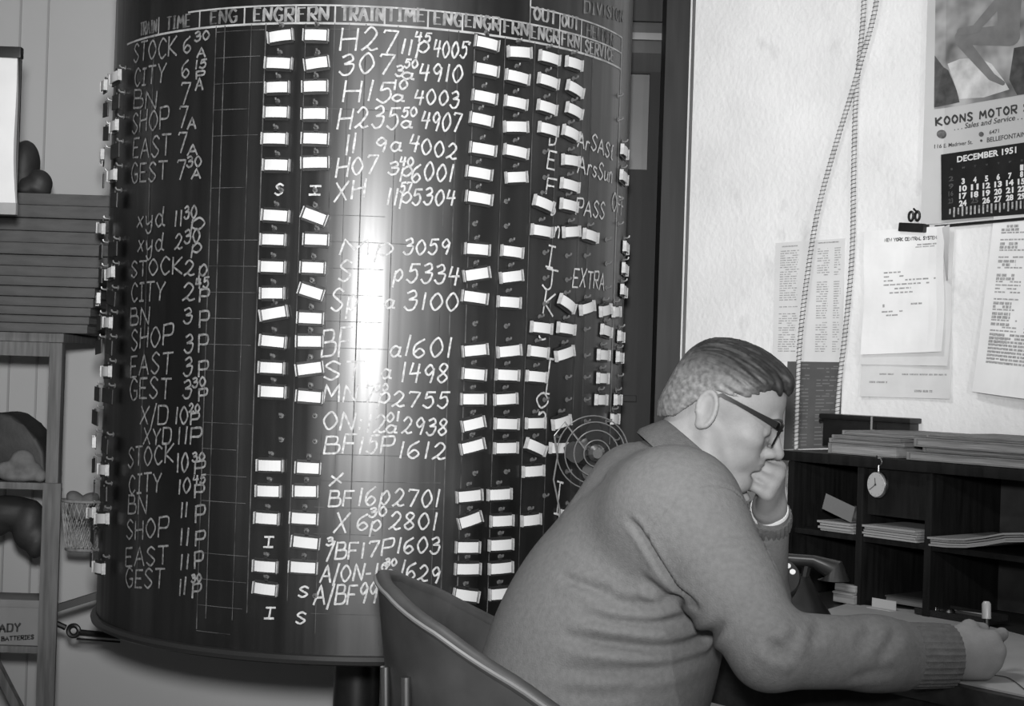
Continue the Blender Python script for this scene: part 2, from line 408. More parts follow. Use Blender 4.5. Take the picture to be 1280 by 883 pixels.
bm = NB(); box(bm, -2.75, -2.63, -1.2, BACK_Y, 0, CEIL); struct('wall_left', bm, M_BACKWALL, smooth=False)
bm = NB(); box(bm, -2.63, 4.3, -1.3, -1.18, 0, CEIL); struct('wall_front', bm, M_BACKWALL, smooth=False)
# faint batten joint of the board wall
bm = NB(); q = P(58, 100, BACK_Y); box(bm, q.x - .003, q.x + .003, BACK_Y - .004, BACK_Y, 0.05, CEIL - .02); struct('trim_1', bm, mat('joint', .30, .8), smooth=False)
bm = NB()
q = P(100, 0, BACK_Y).x
qx = P(20, 200, BACK_Y).x
box(bm, qx - .003, qx + .003, BACK_Y - .004, BACK_Y, 0.05, CEIL - .02); struct('trim_2', bm, mat('joint', .30, .8), smooth=False)
e0 = wall_px(857, 220)
e1 = WALL0 + WD * 6.6
bm = NB(); slab(bm, e0, e1, WN, .12, 0, CEIL); struct('wall_right', bm, M_PLASTER, smooth=False)
bm = NB(); slab(bm, e0 + WD * .06, C0 - WN * .275 + WD * 6.0, WN, -.015, 0, .14); struct('baseboard_right', bm, M_CASING, smooth=False)
# doorway at the left end of the plaster wall: casing post, head board, door with a pane
DY = e0.y + .02
cx0, cx1 = P(826, 220, DY).x, P(856, 220, DY).x
bm = NB(); box(bm, cx0, cx1 + .012, DY - .02, DY + .10, 0, CEIL, bev=.004); struct('trim_3', bm, M_CASING)
bm = NB(); box(bm, cx1 + .004, cx1 + .018, DY - .034, DY - .02, 0, CEIL); struct('trim_4', bm, mat('casing_edge', .06, .6, .3, .2, 20, stretch=(1, 1, .2)))
LY = DY + .14
lx0, lx1 = P(690, 220, LY).x, cx0 + .03
bm = NB()
pz0, pz1 = P(800, 212, LY).z, P(800, 92, LY).z
px0, px1 = P(772, 150, LY).x, P(811, 150, LY).x
tz0, tz1 = P(800, 66, LY).z, P(800, 26, LY).z
box(bm, lx0, px0, LY, LY + .04, 0.005, tz0 - .05); box(bm, px1, lx1, LY, LY + .04, .005, tz0 - .05)
box(bm, px0, px1, LY, LY + .04, .005, pz0); box(bm, px0, px1, LY, LY + .04, pz1, tz0 - .05)
for zz in (0.95, 1.2):
    box(bm, px0 + .005, px1 - .01, LY - .012, LY, zz - .012, zz + .006, bev=.003)
d = tag(obj('door_1', bm, M_DOOR, smooth=False), kind='structure')
bm = NB(); box(bm, px0, px1, LY + .015, LY + .022, pz0, pz1); obj('pane', bm, M_GLASS, d, smooth=False)
bm = NB(); box(bm, px1 - .004, px1 + .004, LY - .012, LY + .0, .3, .93); obj('door_moulding', bm, M_CASING, d)
# transom over the door with a pale ledge
bm = NB(); box(bm, lx0, lx1, LY, LY + .04, tz0 - .05, tz0); box(bm, lx0, lx1, LY, LY + .04, tz1, CEIL)
box(bm, lx1 - .02, lx1, LY, LY + .04, tz0, tz1)
tr = tag(obj('trim_5', bm, M_CASING, smooth=False), kind='structure')
bm = NB(); box(bm, lx0, lx1 - .02, LY + .02, LY + .03, tz0, tz1); obj('transom_pane', bm, M_BLACK, tr, smooth=False)
lz0, lz1 = P(800, 49, LY).z, P(800, 40, LY).z
bm = NB(); box(bm, P(788, 44, LY).x, lx1 - .02, LY + .004, LY + .02, lz0, lz1, bev=.003); obj('ledge', bm, mat('ledge', .15, .6), tr)

# ================================================================ the drum
aL = math.atan((131 - 640) / F_PX); aR = math.atan((778 - 640) / F_PX)
DR = 0.62; mid = (aL + aR) / 2; DD = DR / math.sin((aR - aL) / 2)
DA = Vector((DD * math.sin(mid), DD * math.cos(mid), 0))
DC = Vector((-math.sin(mid), -math.cos(mid), 0)); DRT = Vector((-DC.y, DC.x, 0))
Z_RIM, Z_TOP = 0.662, 2.18
def dpt(th, z, off=0.0): return DA + (DC * math.cos(th) + DRT * math.sin(th)) * (DR + off) + UP * z
def dhit(px, py):
    d = ray(px, py); o = ORG - DA
    a = d.x * d.x + d.y * d.y; b = o.x * d.x + o.y * d.y; c = o.x * o.x + o.y * o.y - DR * DR
    disc = b * b - a * c
    t = (-b - math.sqrt(max(disc, 0))) / a
    p = ORG + d * t; q = (p - DA)
    return math.atan2(q.dot(DRT), q.dot(DC)), p.z
def ds(px, py):
    th, z = dhit(px, py); return th * DR, z
def df(off=0.0012): return lambda s, z: dpt(s / DR, z, off)
drum = empty('crew_call_drum', (DA.x, DA.y, 0), 'huge black revolving drum board with chalked train list and rows of white tags', 'train board')
bm = NB()
N = 192
rows = [Z_RIM] + list(np.linspace(Z_RIM + .03, Z_TOP - .02, 24)) + [Z_TOP]
rr = [[bm.verts.new(dpt(2 * math.pi * k / N, z)) for k in range(N)] for z in rows]
for i in range(len(rr) - 1):
    for k in range(N): bm.faces.new((rr[i][k], rr[i][(k + 1) % N], rr[i + 1][(k + 1) % N], rr[i + 1][k]))
bm.faces.new(rr[0][::-1]); bm.faces.new(rr[-1])
obj('drum_shell', bm, M_DRUM, drum)
bm = NB()
lp = [(DR + .002, 0), (DR + .011, .004), (DR + .013, .012), (DR + .009, .020), (DR + .001, .022)]
lathe_rings = [[bm.verts.new(dpt(2 * math.pi * k / N, Z_RIM - .012 + z, r - DR)) for k in range(N)] for r, z in lp]
for i in range(len(lathe_rings) - 1):
    for k in range(N): bm.faces.new((lathe_rings[i][k], lathe_rings[i][(k + 1) % N], lathe_rings[i + 1][(k + 1) % N], lathe_rings[i + 1][k]))
obj('bottom_rim', bm, mat('rim_enamel', .018, .3, .5), drum)
bm = NB(); lathe(bm, [(.16, 0), (.16, .03), (.06, .06), (.055, .60), (.12, .645), (.12, .665)], Matrix.Translation((DA.x, DA.y, 0))); obj('pedestal', bm, M_BLACK, drum)

# ---- ruled lines and headings
hb = [ds(*p) for p in ((173, 49), (250, 37.5), (338, 31), (419, 30.5), (480, 31.5), (534, 33.5), (640, 44.5), (662, 50), (722, 64), (768, 84))]
zb = sum(z for s, z in hb) / len(hb)
def z_at(px, py): return dhit(px, py)[1]
Z_HB = z_at(456, 30.5)                      # foot of the heading band
Z_HM = z_at(456, 8.0)                       # its top
Z_HT = z_at(456, -14)
bm = NB(); f = df(.0012)
th0, th1 = dhit(160, 50)[0] * DR, dhit(776, 80)[0] * DR
def hline(z, s0, s1, wd): ribbon(bm, [(s0, z), (s1, z)], wd, f, wv=wd, step=.02)
def vline(s, z0, z1, wd): ribbon(bm, [(s, z0), (s, z1)], wd, f, wv=wd, step=.05)
hline(Z_HB, th0, th1, .0045); hline(Z_HM, dhit(236, 20)[0] * DR, th1, .0035)
div_px = [(199, 33), (250, 26), (306, 20), (370, 18), (419, 18), (481, 19), (535, 21), (578, 26), (625, 32)]
DIV = [ds(*p)[0] for p in div_px]
for s in DIV: vline(s, Z_HB, Z_HM, .0035)
DIV2 = [ds(*p)[0] for p in ((662, 30), (699, 40), (726, 48))]
for s in DIV2[:2]: vline(s, Z_HB, Z_HT, .0035)
vline(DIV2[0], Z_HB, Z_TOP - .1, .0035); vline(DIV2[2], Z_HB, Z_HT, .0035)
hline(Z_HT, DIV2[0], th1, .0035)
vline(th1, 1.0, Z_HT, .004)
obj('heading_frame', bm, M_FRAMEPAINT, drum, smooth=False)
bm = NB()
for px, py in ((172, 700), (262, 300), (272, 330), (306, 300), (324, 300), (368, 480), (404, 480), (416, 680), (437, 680), (481, 560), (565, 300), (543, 600), (579, 500), (617, 500), (655, 480), (740, 100), (728, 120), (690, 300)):
    s = ds(px, py)[0]
    wd = random.choice((.0012, .0018, .0024))
    vline(s, random.uniform(Z_RIM + .03, Z_RIM + .12), Z_HB, wd)
for k in range(24):
    z = Z_HB - .012 - k * .0545
    if random.random() < .8: hline(z, ds(262, 300)[0], ds(random.choice((304, 322, 318)), 300)[0], .0012)
    if random.random() < .5: hline(z, ds(404, 300)[0], ds(random.choice((480, 560)), 300)[0], .0011)
obj('ruled_line', bm, M_PAINTLINE, drum, smooth=False)
HEADS = [('TRAIN', (176, 44), (196, 40), 'a'), ('TIME', (209, 37), (238, 33), 'a'), ('ENG', (264, 30), (296, 27), 'a'), ('ENGR', (318, 26), (366, 26), 'b'), ('FRN', (373, 26), (410, 25), 'b'), ('TRAIN', (427, 25), (479, 26), 'b'),
         ('TIME', (484, 26), (530, 27), 'b'), ('ENG', (543, 30), (577, 33), 'b'), ('ENGR', (582, 33), (623, 38), 'b'), ('FRN', (630, 40), (659, 45), 'b'),
         ('ENGR', (664, 47), (697, 54), 'b'), ('FRN', (702, 56), (723, 60), 'b'), ('OUT', (667, 24), (694, 30), 'b'), ('OUT', (702, 33), (722, 37), 'b'),
         ('HELPER', (733, 45), (766, 58), 'a'), ('SERVICE', (731, 65), (766, 77), 'b'), ('DIVISION', (730, 16), (778, 28), 'a')]
for t, a, b, k in HEADS:
    bm = NB(); s0, z0 = ds(*a); s1, z1 = ds(*b)
    h = .026
    for pl in lay(t, s0, z0, s1, z1, h, jit=.004, gap=.30): ribbon(bm, pl, .0022, f, wv=.0062, step=.004)
    obj('stencilled_heading', bm, M_SIGNPAINT if k == 'b' else mat('worn_sign_paint', .10, .7, .2, .6, 60), drum, smooth=False)

# ---- chalk writing: (text, start px, end px, cap height px)
CH = [
 ('STOCK', (168, 79), (221, 70), 22), ('6', (230, 66), (239, 65), 18), ('30', (244, 52), (262, 49), 11), ('A', (247, 72), (257, 71), 12),
 ('CITY', (169, 108), (207, 103), 21), ('6', (228, 98), (237, 97), 20), ('15', (244, 86), (258, 84), 10), ('A', (245, 113), (254, 112), 14), ('P', (246, 99), (255, 98), 9),
 ('BN', (168, 136), (196, 136), 22), ('7', (226, 132), (237, 131), 27), ('SHOP', (166, 168), (210, 160), 24), ('7', (224, 160), (234, 159), 26), ('A', (235, 162), (245, 161), 13),
 ('EAST', (167, 198), (213, 194), 24), ('7', (223, 191), (233, 190), 24), ('A', (235, 194), (247, 193), 13), ('GEST', (165, 228), (209, 225), 22), ('7', (222, 225), (232, 224), 24), ('30', (234, 209), (252, 208), 12), ('A', (240, 224), (251, 223), 11),
 ('xyd', (172, 284), (205, 283), 22), ('11', (218, 283), (228, 282), 19), ('30', (231, 274), (246, 272), 15), ('p', (239, 288), (256, 287), 20),
 ('xyd', (173, 315), (204, 314), 22), ('2', (219, 313), (228, 312), 18), ('30', (231, 305), (250, 303), 16), ('p', (240, 316), (252, 315), 16),
 ('STOCK', (165, 346), (228, 342), 19), ('2', (231, 344), (243, 344), 18), ('p', (249, 344), (259, 343), 19),
 ('CITY', (165, 378), (206, 375), 22), ('2', (229, 376), (243, 376), 20), ('45', (245, 361), (261, 360), 12), ('P', (250, 377), (260, 377), 15),
 ('BN', (164, 406), (187, 405), 21), ('3', (230, 404), (240, 404), 18), ('P', (250, 409), (260, 409), 20), ('SHOP', (165, 438), (215, 430), 23), ('3', (231, 440), (241, 440), 21), ('P', (249, 440), (259, 440), 20),
 ('EAST', (164, 471), (215, 466), 24), ('3', (230, 470), (240, 469), 20), ('P', (249, 470), (259, 469), 19), ('GEST', (163, 499), (213, 498), 24), ('3', (229, 498), (239, 498), 20), ('30', (241, 484), (257, 483), 11), ('P', (249, 501), (258, 500), 15),
 ('X/D', (176, 530), (210, 530), 22), ('10', (219, 530), (235, 529), 20), ('20', (237, 516), (250, 515), 10), ('P', (239, 531), (248, 530), 14), ('XYD', (180, 556), (214, 556), 20), ('11P', (222, 556), (250, 555), 20),
 ('STOCK', (161, 584), (217, 578), 22), ('10', (221, 591), (235, 590), 22), ('30', (241, 577), (256, 576), 10), ('P', (244, 593), (255, 592), 15),
 ('CITY', (162, 617), (202, 614), 22), ('10', (223, 617), (238, 616), 18), ('45', (242, 605), (257, 604), 10), ('P', (244, 622), (254, 622), 15),
 ('BN', (161, 643), (184, 643), 22), ('11', (226, 647), (234, 647), 18), ('P', (245, 654), (255, 653), 20), ('SHOP', (159, 674), (209, 672), 22), ('11', (225, 681), (236, 681), 20), ('P', (245, 682), (255, 681), 18),
 ('EAST', (158, 708), (210, 705), 22), ('11', (225, 712), (236, 711), 18), ('P', (244, 711), (253, 710), 19), ('GEST', (158, 734), (205, 734), 22), ('11', (224, 744), (232, 744), 20), ('30', (240, 728), (252, 727), 9), ('P', (241, 747), (250, 746), 16),
 ('H27', (425, 64), (495, 65), 28), ('11', (500, 67), (513, 69), 19), ('45', (518, 51), (537, 53), 12), ('p', (521, 64), (535, 65), 18), ('4005', (541, 71), (582, 73), 20), ("'", (583, 64), (587, 65), 12),
 ('307', (424, 93), (490, 93), 24), ('3', (494, 94), (503, 95), 12), ('50', (505, 84), (521, 85), 10), ('a', (502, 99), (515, 100), 14), ('4910', (523, 101), (576, 103), 21),
 ('H15', (429, 126), (488, 128), 25), ('10', (491, 112), (508, 112), 12), ('a', (490, 127), (503, 127), 14), ('4003', (517, 130), (572, 134), 19),
 ('H235', (422, 160), (497, 161), 26), ('50', (502, 146), (520, 146), 12), ('a', (501, 160), (513, 160), 14), ('4907', (525, 161), (574, 166), 22),
 ('11', (431, 193), (443, 191), 24), ('9a', (469, 190), (500, 189), 18), ('4002', (510, 189), (569, 200), 20),
 ('H07', (420, 221), (470, 217), 22), ('3', (485, 218), (497, 218), 15), ('40', (499, 208), (516, 208), 11), ('p', (501, 220), (514, 220), 17), ('6001', (514, 227), (564, 227), 22),
 ('XH', (418, 253), (455, 247), 22), ('11', (482, 256), (495, 256), 20), ('57', (500, 241), (514, 240), 12), ('p', (500, 254), (513, 254), 18), ('5304', (515, 255), (567, 257), 19),
 ('Mp', (425, 318), (490, 318), 19), ('3059', (504, 318), (560, 318), 19), ('S', (423, 352), (438, 350), 23), ('p', (492, 350), (502, 350), 20), ('5334', (508, 352), (572, 356), 22),
 ('Sp', (414, 388), (445, 386), 26), ('a', (480, 386), (491, 386), 18), ('3100', (505, 388), (571, 388), 22), ('BF', (402, 446), (437, 443), 34), ('a', (487, 446), (499, 446), 22), ('1601', (504, 445), (562, 448), 24),
 ('ST', (405, 475), (452, 474), 22), ('a', (476, 474), (487, 474), 18), ('1498', (500, 478), (558, 478), 23), ('MN', (404, 503), (445, 502), 20), ('7', (455, 504), (465, 504), 20), ('30', (468, 490), (484, 489), 9), ('p', (473, 503), (486, 503), 17), ('2755', (490, 508), (559, 510), 19),
 ('ON:', (403, 537), (450, 540), 22), ('12', (457, 541), (480, 541), 21), ('01', (483, 528), (498, 526), 11), ('a', (482, 541), (494, 541), 16), ('2938', (502, 541), (557, 544), 20),
 ('BF', (405, 567), (443, 567), 22), ('15P', (447, 567), (489, 566), 21), ('1612', (497, 573), (555, 574), 20),
 ('x', (412, 607), (428, 603), 18), ('BF', (411, 633), (440, 633), 19), ('16p', (446, 633), (485, 631), 22), ('2701', (491, 632), (547, 634), 21),
 ('X', (417, 667), (433, 667), 24), ('6', (446, 662), (459, 662), 20), ('30', (461, 646), (482, 645), 11), ('p', (463, 663), (475, 663), 18), ('2801', (486, 661), (544, 663), 21),
 ('3', (408, 682), (416, 681), 9), ('/BF', (409, 699), (446, 698), 20), ('17P', (450, 698), (489, 692), 19), ('1603', (495, 691), (548, 692), 20),
 ('A/ON-18', (400, 728), (483, 725), 20), ('30', (481, 708), (495, 707), 9), ('p', (482, 722), (490, 722), 12), ('1629', (499, 720), (547, 730), 20),
 ('A/BF99', (392, 757), (470, 754), 24),
 ('S', (344, 243), (353, 243), 12), ('I', (387, 243), (400, 243), 11), ('I', (330, 684), (341, 684), 13), ('S', (373, 746), (384, 746), 12), ('I', (331, 773), (342, 773), 13), ('S', (370, 779), (381, 779), 13),
 ('D', (686, 181), (694, 181), 14), ('E', (683, 211), (692, 213), 22), ('F', (682, 241), (693, 243), 20), ('G', (685, 268), (693, 268), 15), ('n', (692, 296), (698, 297), 22), ('I', (682, 332), (690, 334), 26),
 ('J', (677, 361), (691, 364), 25), ('K', (678, 392), (690, 396), 27), ('C', (673, 424), (681, 425), 8), ('I', (678, 490), (686, 491), 46), ('O', (669, 508), (683, 511), 20), ('n', (672, 524), (681, 526), 15), ('I', (692, 640), (699, 642), 40),
 ('Ar', (721, 184), (735, 188), 17), ('SAS{', (738, 187), (765, 200), 19), ('ArsSun', (721, 216), (764, 228), 20), ('PASS', (719, 267), (754, 274), 20), ('OFF', (764, 264), (778, 270), 22), ('EXTRA', (715, 358), (754, 362), 22),
]
for t, a, b, hp in CH:
    bm = NB(); s0, z0 = ds(*a); s1, z1 = ds(*b)
    h = hp * (DD - DR * math.cos(s0 / DR)) / F_PX
    left = a[0] < 300
    for pl in lay(t, s0, z0, s1, z1, h, jit=.035, gap=.24, slant=.03 if left else .12):
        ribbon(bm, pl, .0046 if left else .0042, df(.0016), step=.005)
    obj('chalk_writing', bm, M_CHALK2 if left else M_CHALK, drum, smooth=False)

# ---- name tags on their pegs
def make_tag():
    bm = NB(); box(bm, -.0275, .0275, .003, .006, -.0165, .0165, bev=.001); box(bm, -.004, .004, .003, .006, .014, .021)
    me = bpy.data.meshes.new('name_tag'); bm.to_mesh(me); bm.free(); me.materials.append(M_HOLDER)
    out = [('name_tag', me)]
    bm = NB()
    n = 6
    for sgn in (0,):
        pr = []
        for i in range(n + 1):
            x = -.0245 + .049 * i / n; y = -.0015 - .0030 * (1 - ((i / n) * 2 - 1) ** 2)
            pr.append([bm.verts.new((x, y + dy, z)) for (dy, z) in ((0, -.0108), (0, .0108), (.0022, .0108), (.0022, -.0108))])
        for i in range(n):
            for k in range(4): bm.faces.new((pr[i][k], pr[i + 1][k], pr[i + 1][(k + 1) % 4], pr[i][(k + 1) % 4]))
        bm.faces.new(pr[0]); bm.faces.new(pr[-1][::-1])
    bmesh.ops.recalc_face_normals(bm, faces=bm.faces[:])
    me = bpy.data.meshes.new('card'); bm.to_mesh(me); bm.free(); me.materials.append(M_CARD); out.append(('card', me))
    for sg in (-1, 1):
        bm = NB()
        box(bm, sg * .0290 - .0012, sg * .0290 + .0012, -.004, .005, -.0125, .0125, bev=.0006)
        me = bpy.data.meshes.new('side_clip'); bm.to_mesh(me); bm.free(); me.materials.append(M_CLIP); out.append(('side_clip', me))
    return out
TAGM = make_tag()
proto = None
def place_tag(th, z, tilt, label, scale=1.0, lift=0.0, twist=0.0, card=True):
    global proto
    p = dpt(th, z, .0068 + lift)
    nin = -(DC * math.cos(th) + DRT * math.sin(th)); tx = UP.cross(nin) * -1
    tx = (DRT * math.cos(th) - DC * math.sin(th))
    M = basis(tx, nin, UP, p) @ Matrix.Rotation(R_(tilt), 4, 'Y') @ Matrix.Rotation(R_(twist), 4, 'Z') @ Matrix.Diagonal((scale, 1, 1, 1))
    if proto is None:
        o = bpy.data.objects.new('name_tag', TAGM[0][1]); link(o)
        kids = []
        for nm, me in TAGM[1:]:
            c = bpy.data.objects.new(nm, me); link(c, o); kids.append(c)
        proto = (o, kids)
    else:
        o = proto[0].copy(); COL.objects.link(o)
        for c0 in proto[1]:
            if not card: continue
            c = c0.copy(); COL.objects.link(c); c.parent = o
    o.matrix_basis = M
    tag(o, label, 'name tag', 'white name tags hung on the drum' if card else 'empty tag holders on the drum')
    return o
TAGS = {
 'left engineer column': [(352,46,-8),(350,80,2),(348,110,-2),(347,141,0),(345,174,0),(347,207,0),(346,270,2),(343,300,0),(342,334,0),(342,367,-2),(344,392,-12),(343,427,3),(341,460,0),(342,490,0),(339,582,-2),(337,614,-2),(335,648,0),(333,708,0),(333,736,3)],
 'left fireman column': [(396,45,0),(397,80,-10),(395,109,-3),(394,143,-2),(395,174,0),(395,204,-3),(394,271,18),(396,300,0),(392,335,0),(390,365,15),(389,398,0),(388,427,-2),(388,461,-10),(388,496,2),(386,585,0),(383,614,-2),(381,648,0),(383,678,3),(380,709,0)],
 'right engineer column': [(607,55,5),(606,88,3),(604,122,4),(600,150,5),(602,187,3),(597,217,4),(597,248,4),(595,312,0),(594,343,-12),(592,372,4),(592,438,-8),(591,468,2),(590,499,-2),(590,530,-14),(589,558,-15),(585,620,-6),(586,650,-18),(583,684,0),(583,711,0),(581,744,8)],
 'right fireman column': [(647,66,-5),(645,97,4),(643,129,3),(643,159,-6),(643,190,4),(643,222,-8),(638,315,2),(637,346,-10),(634,378,0),(634,439,-8),(632,469,0),(630,499,-5),(631,530,0),(630,560,-2),(622,618,-3),(625,651,-2),(624,681,-2),(624,710,-3),(623,742,-3)],
 'out engineer column': [(684,73,3),(683,102,6),(681,135,6),(683,162,4),(677,255,12),(675,289,2),(674,410,2),(670,440,3),(668,471,2),(667,529,-2),(667,559,18),(664,589,-3),(661,650,-4)],
 'out fireman column': [(715,80,2),(716,112,12),(715,139,10),(711,167,10),(711,201,-2),(710,232,4),(708,257,3),(711,290,-8),(706,380,22),(705,411,3),(703,442,-15),(699,528,-12),(695,560,0),(708,643,0)],
 'column under the word SERVICE': [(735,295,5),(731,385,-14)],
 'next-to-last right column': [(754,388,-10),(755,414,6),(751,444,0),(750,473,0),(748,500,0)],
 'last column at the right edge': [(777,190,6),(776,222,6),(779,310,4),(778,337,4),(776,364,5),(767,390,-4),(773,421,2),(771,447,2),(769,500,0),(765,524,0)],
}
NTH = ['topmost', 'second', 'third', 'fourth', 'fifth', 'sixth', 'seventh', 'eighth', 'ninth', 'tenth', 'eleventh', 'twelfth', 'thirteenth', 'fourteenth', 'fifteenth', 'sixteenth', 'seventeenth', 'eighteenth', 'nineteenth', 'twentieth', 'twenty-first', 'twenty-second', 'twenty-third', 'twenty-fourth']
LROW = [(62, 'STOCK 6'), (95, 'CITY 6'), (128, 'BN 7'), (155, 'SHOP 7'), (187, 'EAST 7'), (217, 'GEST 7')]
CROW = [(50, 'H27'), (84, '307'), (115, 'H15'), (148, 'H235'), (182, '119a'), (213, 'H07'), (246, '5304'), (310, '3059'), (342, '5334'), (378, '3100'), (432, '1601'), (466, '1498'), (497, '2755'), (530, '2938'), (560, '1612'), (622, '2701'), (653, '2801'), (688, '1603'), (718, '1629'), (745, 'BF99')]
pegs = []
for col, L in TAGS.items():
    for i, (px, py, tl) in enumerate(L):
        th, z = dhit(px, py)
        look = '' if abs(tl) < 8 else ('right-end-down ' if tl > 0 else 'right-end-up ')
        lab = '%swhite card tag, %s in the %s' % (look, NTH[i], col)
        if px < 660:
            lab += ', level with chalked %s' % min(CROW, key=lambda r: abs(r[0] - py))[1]
        place_tag(th, z, tl + 1.0, lab, scale=random.uniform(.9, 1.04), lift=random.uniform(0, .002))
        pegs.append((th, z + .0235))
# tags seen edge-on along the left side
edge = []
for ci, (deg, nm) in enumerate(((-64.5, 'column left of chalked STOCK'), (-76.5, 'column on the left outline'))):
    for i in range(23):
        z = Z_HB - .075 - i * .0548
        if (ci == 0 and i in (6, 14, 19)) or (ci == 1 and i in (5, 12)) or i > 20: continue
        edge.append((ci, i, R_(deg), z, nm))
cnt = [0, 0]
for ci, i, th, z, nm in edge:
    has = (i % 3 == 0) if ci else (i % 2 == 0)
    lab = '%s seen edge-on, %s in the %s' % ('white card tag' if has else 'empty dark tag holder', NTH[cnt[ci]], nm)
    cnt[ci] += 1
    place_tag(th, z, random.uniform(-8, 8), lab, lift=random.uniform(.012, .018), twist=random.uniform(-4, 10), card=has)
    pegs.append((th, z + .0235))
# empty pegs
for px, pys in ((352, (238, 520, 550)), (394, (238, 520, 552, 745)), (593, (280, 405, 592)), (632, (252, 283, 408, 590)), (680, (190, 222, 316, 348, 380, 500, 620)), (708, (320, 350, 472, 500, 590)), (731, (320, 412, 445, 472, 500, 527)), (757, (300, 330, 360, 527)), (772, (120, 150, 250, 280, 470)), (767, (550, 580))):
    for py in pys: th, z = dhit(px, py); pegs.append((th, z))
random.shuffle(pegs)
pegs.sort(key=lambda q: -math.cos(q[0]))
def peg_into(bm, th, z):
    p = [dpt(th, z, -.002), dpt(th, z, .009), dpt(th, z + .002, .013), dpt(th, z + .006, .014)]
    tube(bm, p, .0022, 6)
    tube(bm, [dpt(th, z, .0004), dpt(th, z, .002)], .0055, 8)
for th, z in pegs[:95]:
    bm = NB(); peg_into(bm, th, z); obj('peg', bm, M_PEG, drum)
bm = NB()
for th, z in pegs[95:]: peg_into(bm, th, z)
tag(obj('peg', bm, M_PEG, drum), kind='stuff')
# ================================================================ papers on the plaster wall
def wall_uv(px, py):
    p = wall_px(px, py); return (p - WALL0).dot(WD), p.z
def wf(off): return lambda t, z: WALL0 + WD * t + UP * z + WN * off
class Sheet:
    """a sheet of paper hanging on the wall; corners in photo pixels TL TR BR BL"""
    def __init__(s, corners, off=.004, curl=None, hit=wall_px, nrm=None, o0=None):
        s.c = [hit(*c) for c in corners]; s.off = off; s.curl = curl or (lambda u, v: 0); s.n = nrm or WN
    def p(s, u, v, e=0.0):       # u right, v down
        a = s.c[0].lerp(s.c[1], u); b = s.c[3].lerp(s.c[2], u)
        return a.lerp(b, v) + s.n * (s.off + s.curl(u, v) + e)
    def mesh(s, nu=10, nv=16, th=.0006):
        bm = NB()
        F = [[bm.verts.new(s.p(i / nu, j / nv)) for i in range(nu + 1)] for j in range(nv + 1)]
        B = [[bm.verts.new(s.p(i / nu, j / nv, -th)) for i in range(nu + 1)] for j in range(nv + 1)]
        for j in range(nv):
            for i in range(nu):
                bm.faces.new((F[j][i], F[j][i + 1], F[j + 1][i + 1], F[j + 1][i]))
                bm.faces.new((B[j][i], B[j + 1][i], B[j + 1][i + 1], B[j][i + 1]))
        for j in range(nv):
            bm.faces.new((F[j][0], F[j + 1][0], B[j + 1][0], B[j][0])); bm.faces.new((F[j][nu], B[j][nu], B[j + 1][nu], F[j + 1][nu]))
        for i in range(nu):
            bm.faces.new((F[0][i], B[0][i], B[0][i + 1], F[0][i + 1])); bm.faces.new((F[nv][i], F[nv][i + 1], B[nv][i + 1], B[nv][i]))
        return bm
    def mark(s, bm, u0, v0, u1, v1, e=.0006, n=3):
        """a printed bar"""
        prev = None
        for k in range(n + 1):
            u = u0 + (u1 - u0) * k / n
            a = bm.verts.new(s.p(u, v0, e)); b = bm.verts.new(s.p(u, v1, e))
            if prev: bm.faces.new((prev[0], prev[1], b, a))
            prev = (a, b)
    def words(s, bm, u0, u1, v, h, fill=.8, wl=(.02, .07), gap=.012, e=.0006):
        u = u0
        while u < u1:
            l = min(random.uniform(*wl), u1 - u)
            if random.random() < fill: s.mark(bm, u, v, u + l, v + h, e, 1)
            u += l + gap

def org_of(sh): return sh.p(.5, .5)
# long printed timetable sheet, lower half dark
t = Sheet([(970, 304), (1057, 298), (1053, 453), (966, 452)], .0015)
o = obj('timetable_sheet', t.mesh(), mat('timetable_paper', .60, .85, .1, .05, 10), org=org_of(t), smooth=False)
tag(o, 'pale printed timetable sheet in two columns behind the hanging cords', 'paper')
bm = NB()
for (u0, u1) in ((.08, .36), (.62, .80), (.86, .96)):
    for k in range(44):
        v = .07 + k * .0195
        if (u0 < .5 and 20 < k < 28 and k % 3) or (k in (12, 13, 30) and u0 > .5): continue
        t.words(bm, u0, u1 - random.uniform(0, .04), v, .008, .9, (.03, .09), .015)
t.mark(bm, .1, .03, .33, .04); t.mark(bm, .62, .02, .92, .03)
obj('column_print', bm, M_TYPE, o, smooth=False)
t = Sheet([(985, 452), (1054, 453), (1050, 560), (980, 562)], .0018)
o = obj('dark_notice_sheet', t.mesh(), M_BLUEPRINT, org=org_of(t), smooth=False)
tag(o, 'dark grey notice sheet with pale lines hanging below the timetable', 'paper')
bm = NB()
for k in range(24):
    v = .03 + k * .04
    t.words(bm, .16, .42, v, .012, .8, (.05, .16), .02); t.words(bm, .55, .96, v + random.choice((0, .015)), .012, .75, (.05, .16), .03)
obj('pale_print', bm, mat('pale_print', .16, .8, .1), o, smooth=False)
t = Sheet([(972, 572), (989, 573), (988, 608), (970, 607)], .012)
o = obj('small_notice', t.mesh(4, 4), mat('notice_paper', .30, .8), org=org_of(t), smooth=False)
tag(o, 'small pale slip of paper on the wall beside the cabinet end', 'paper')

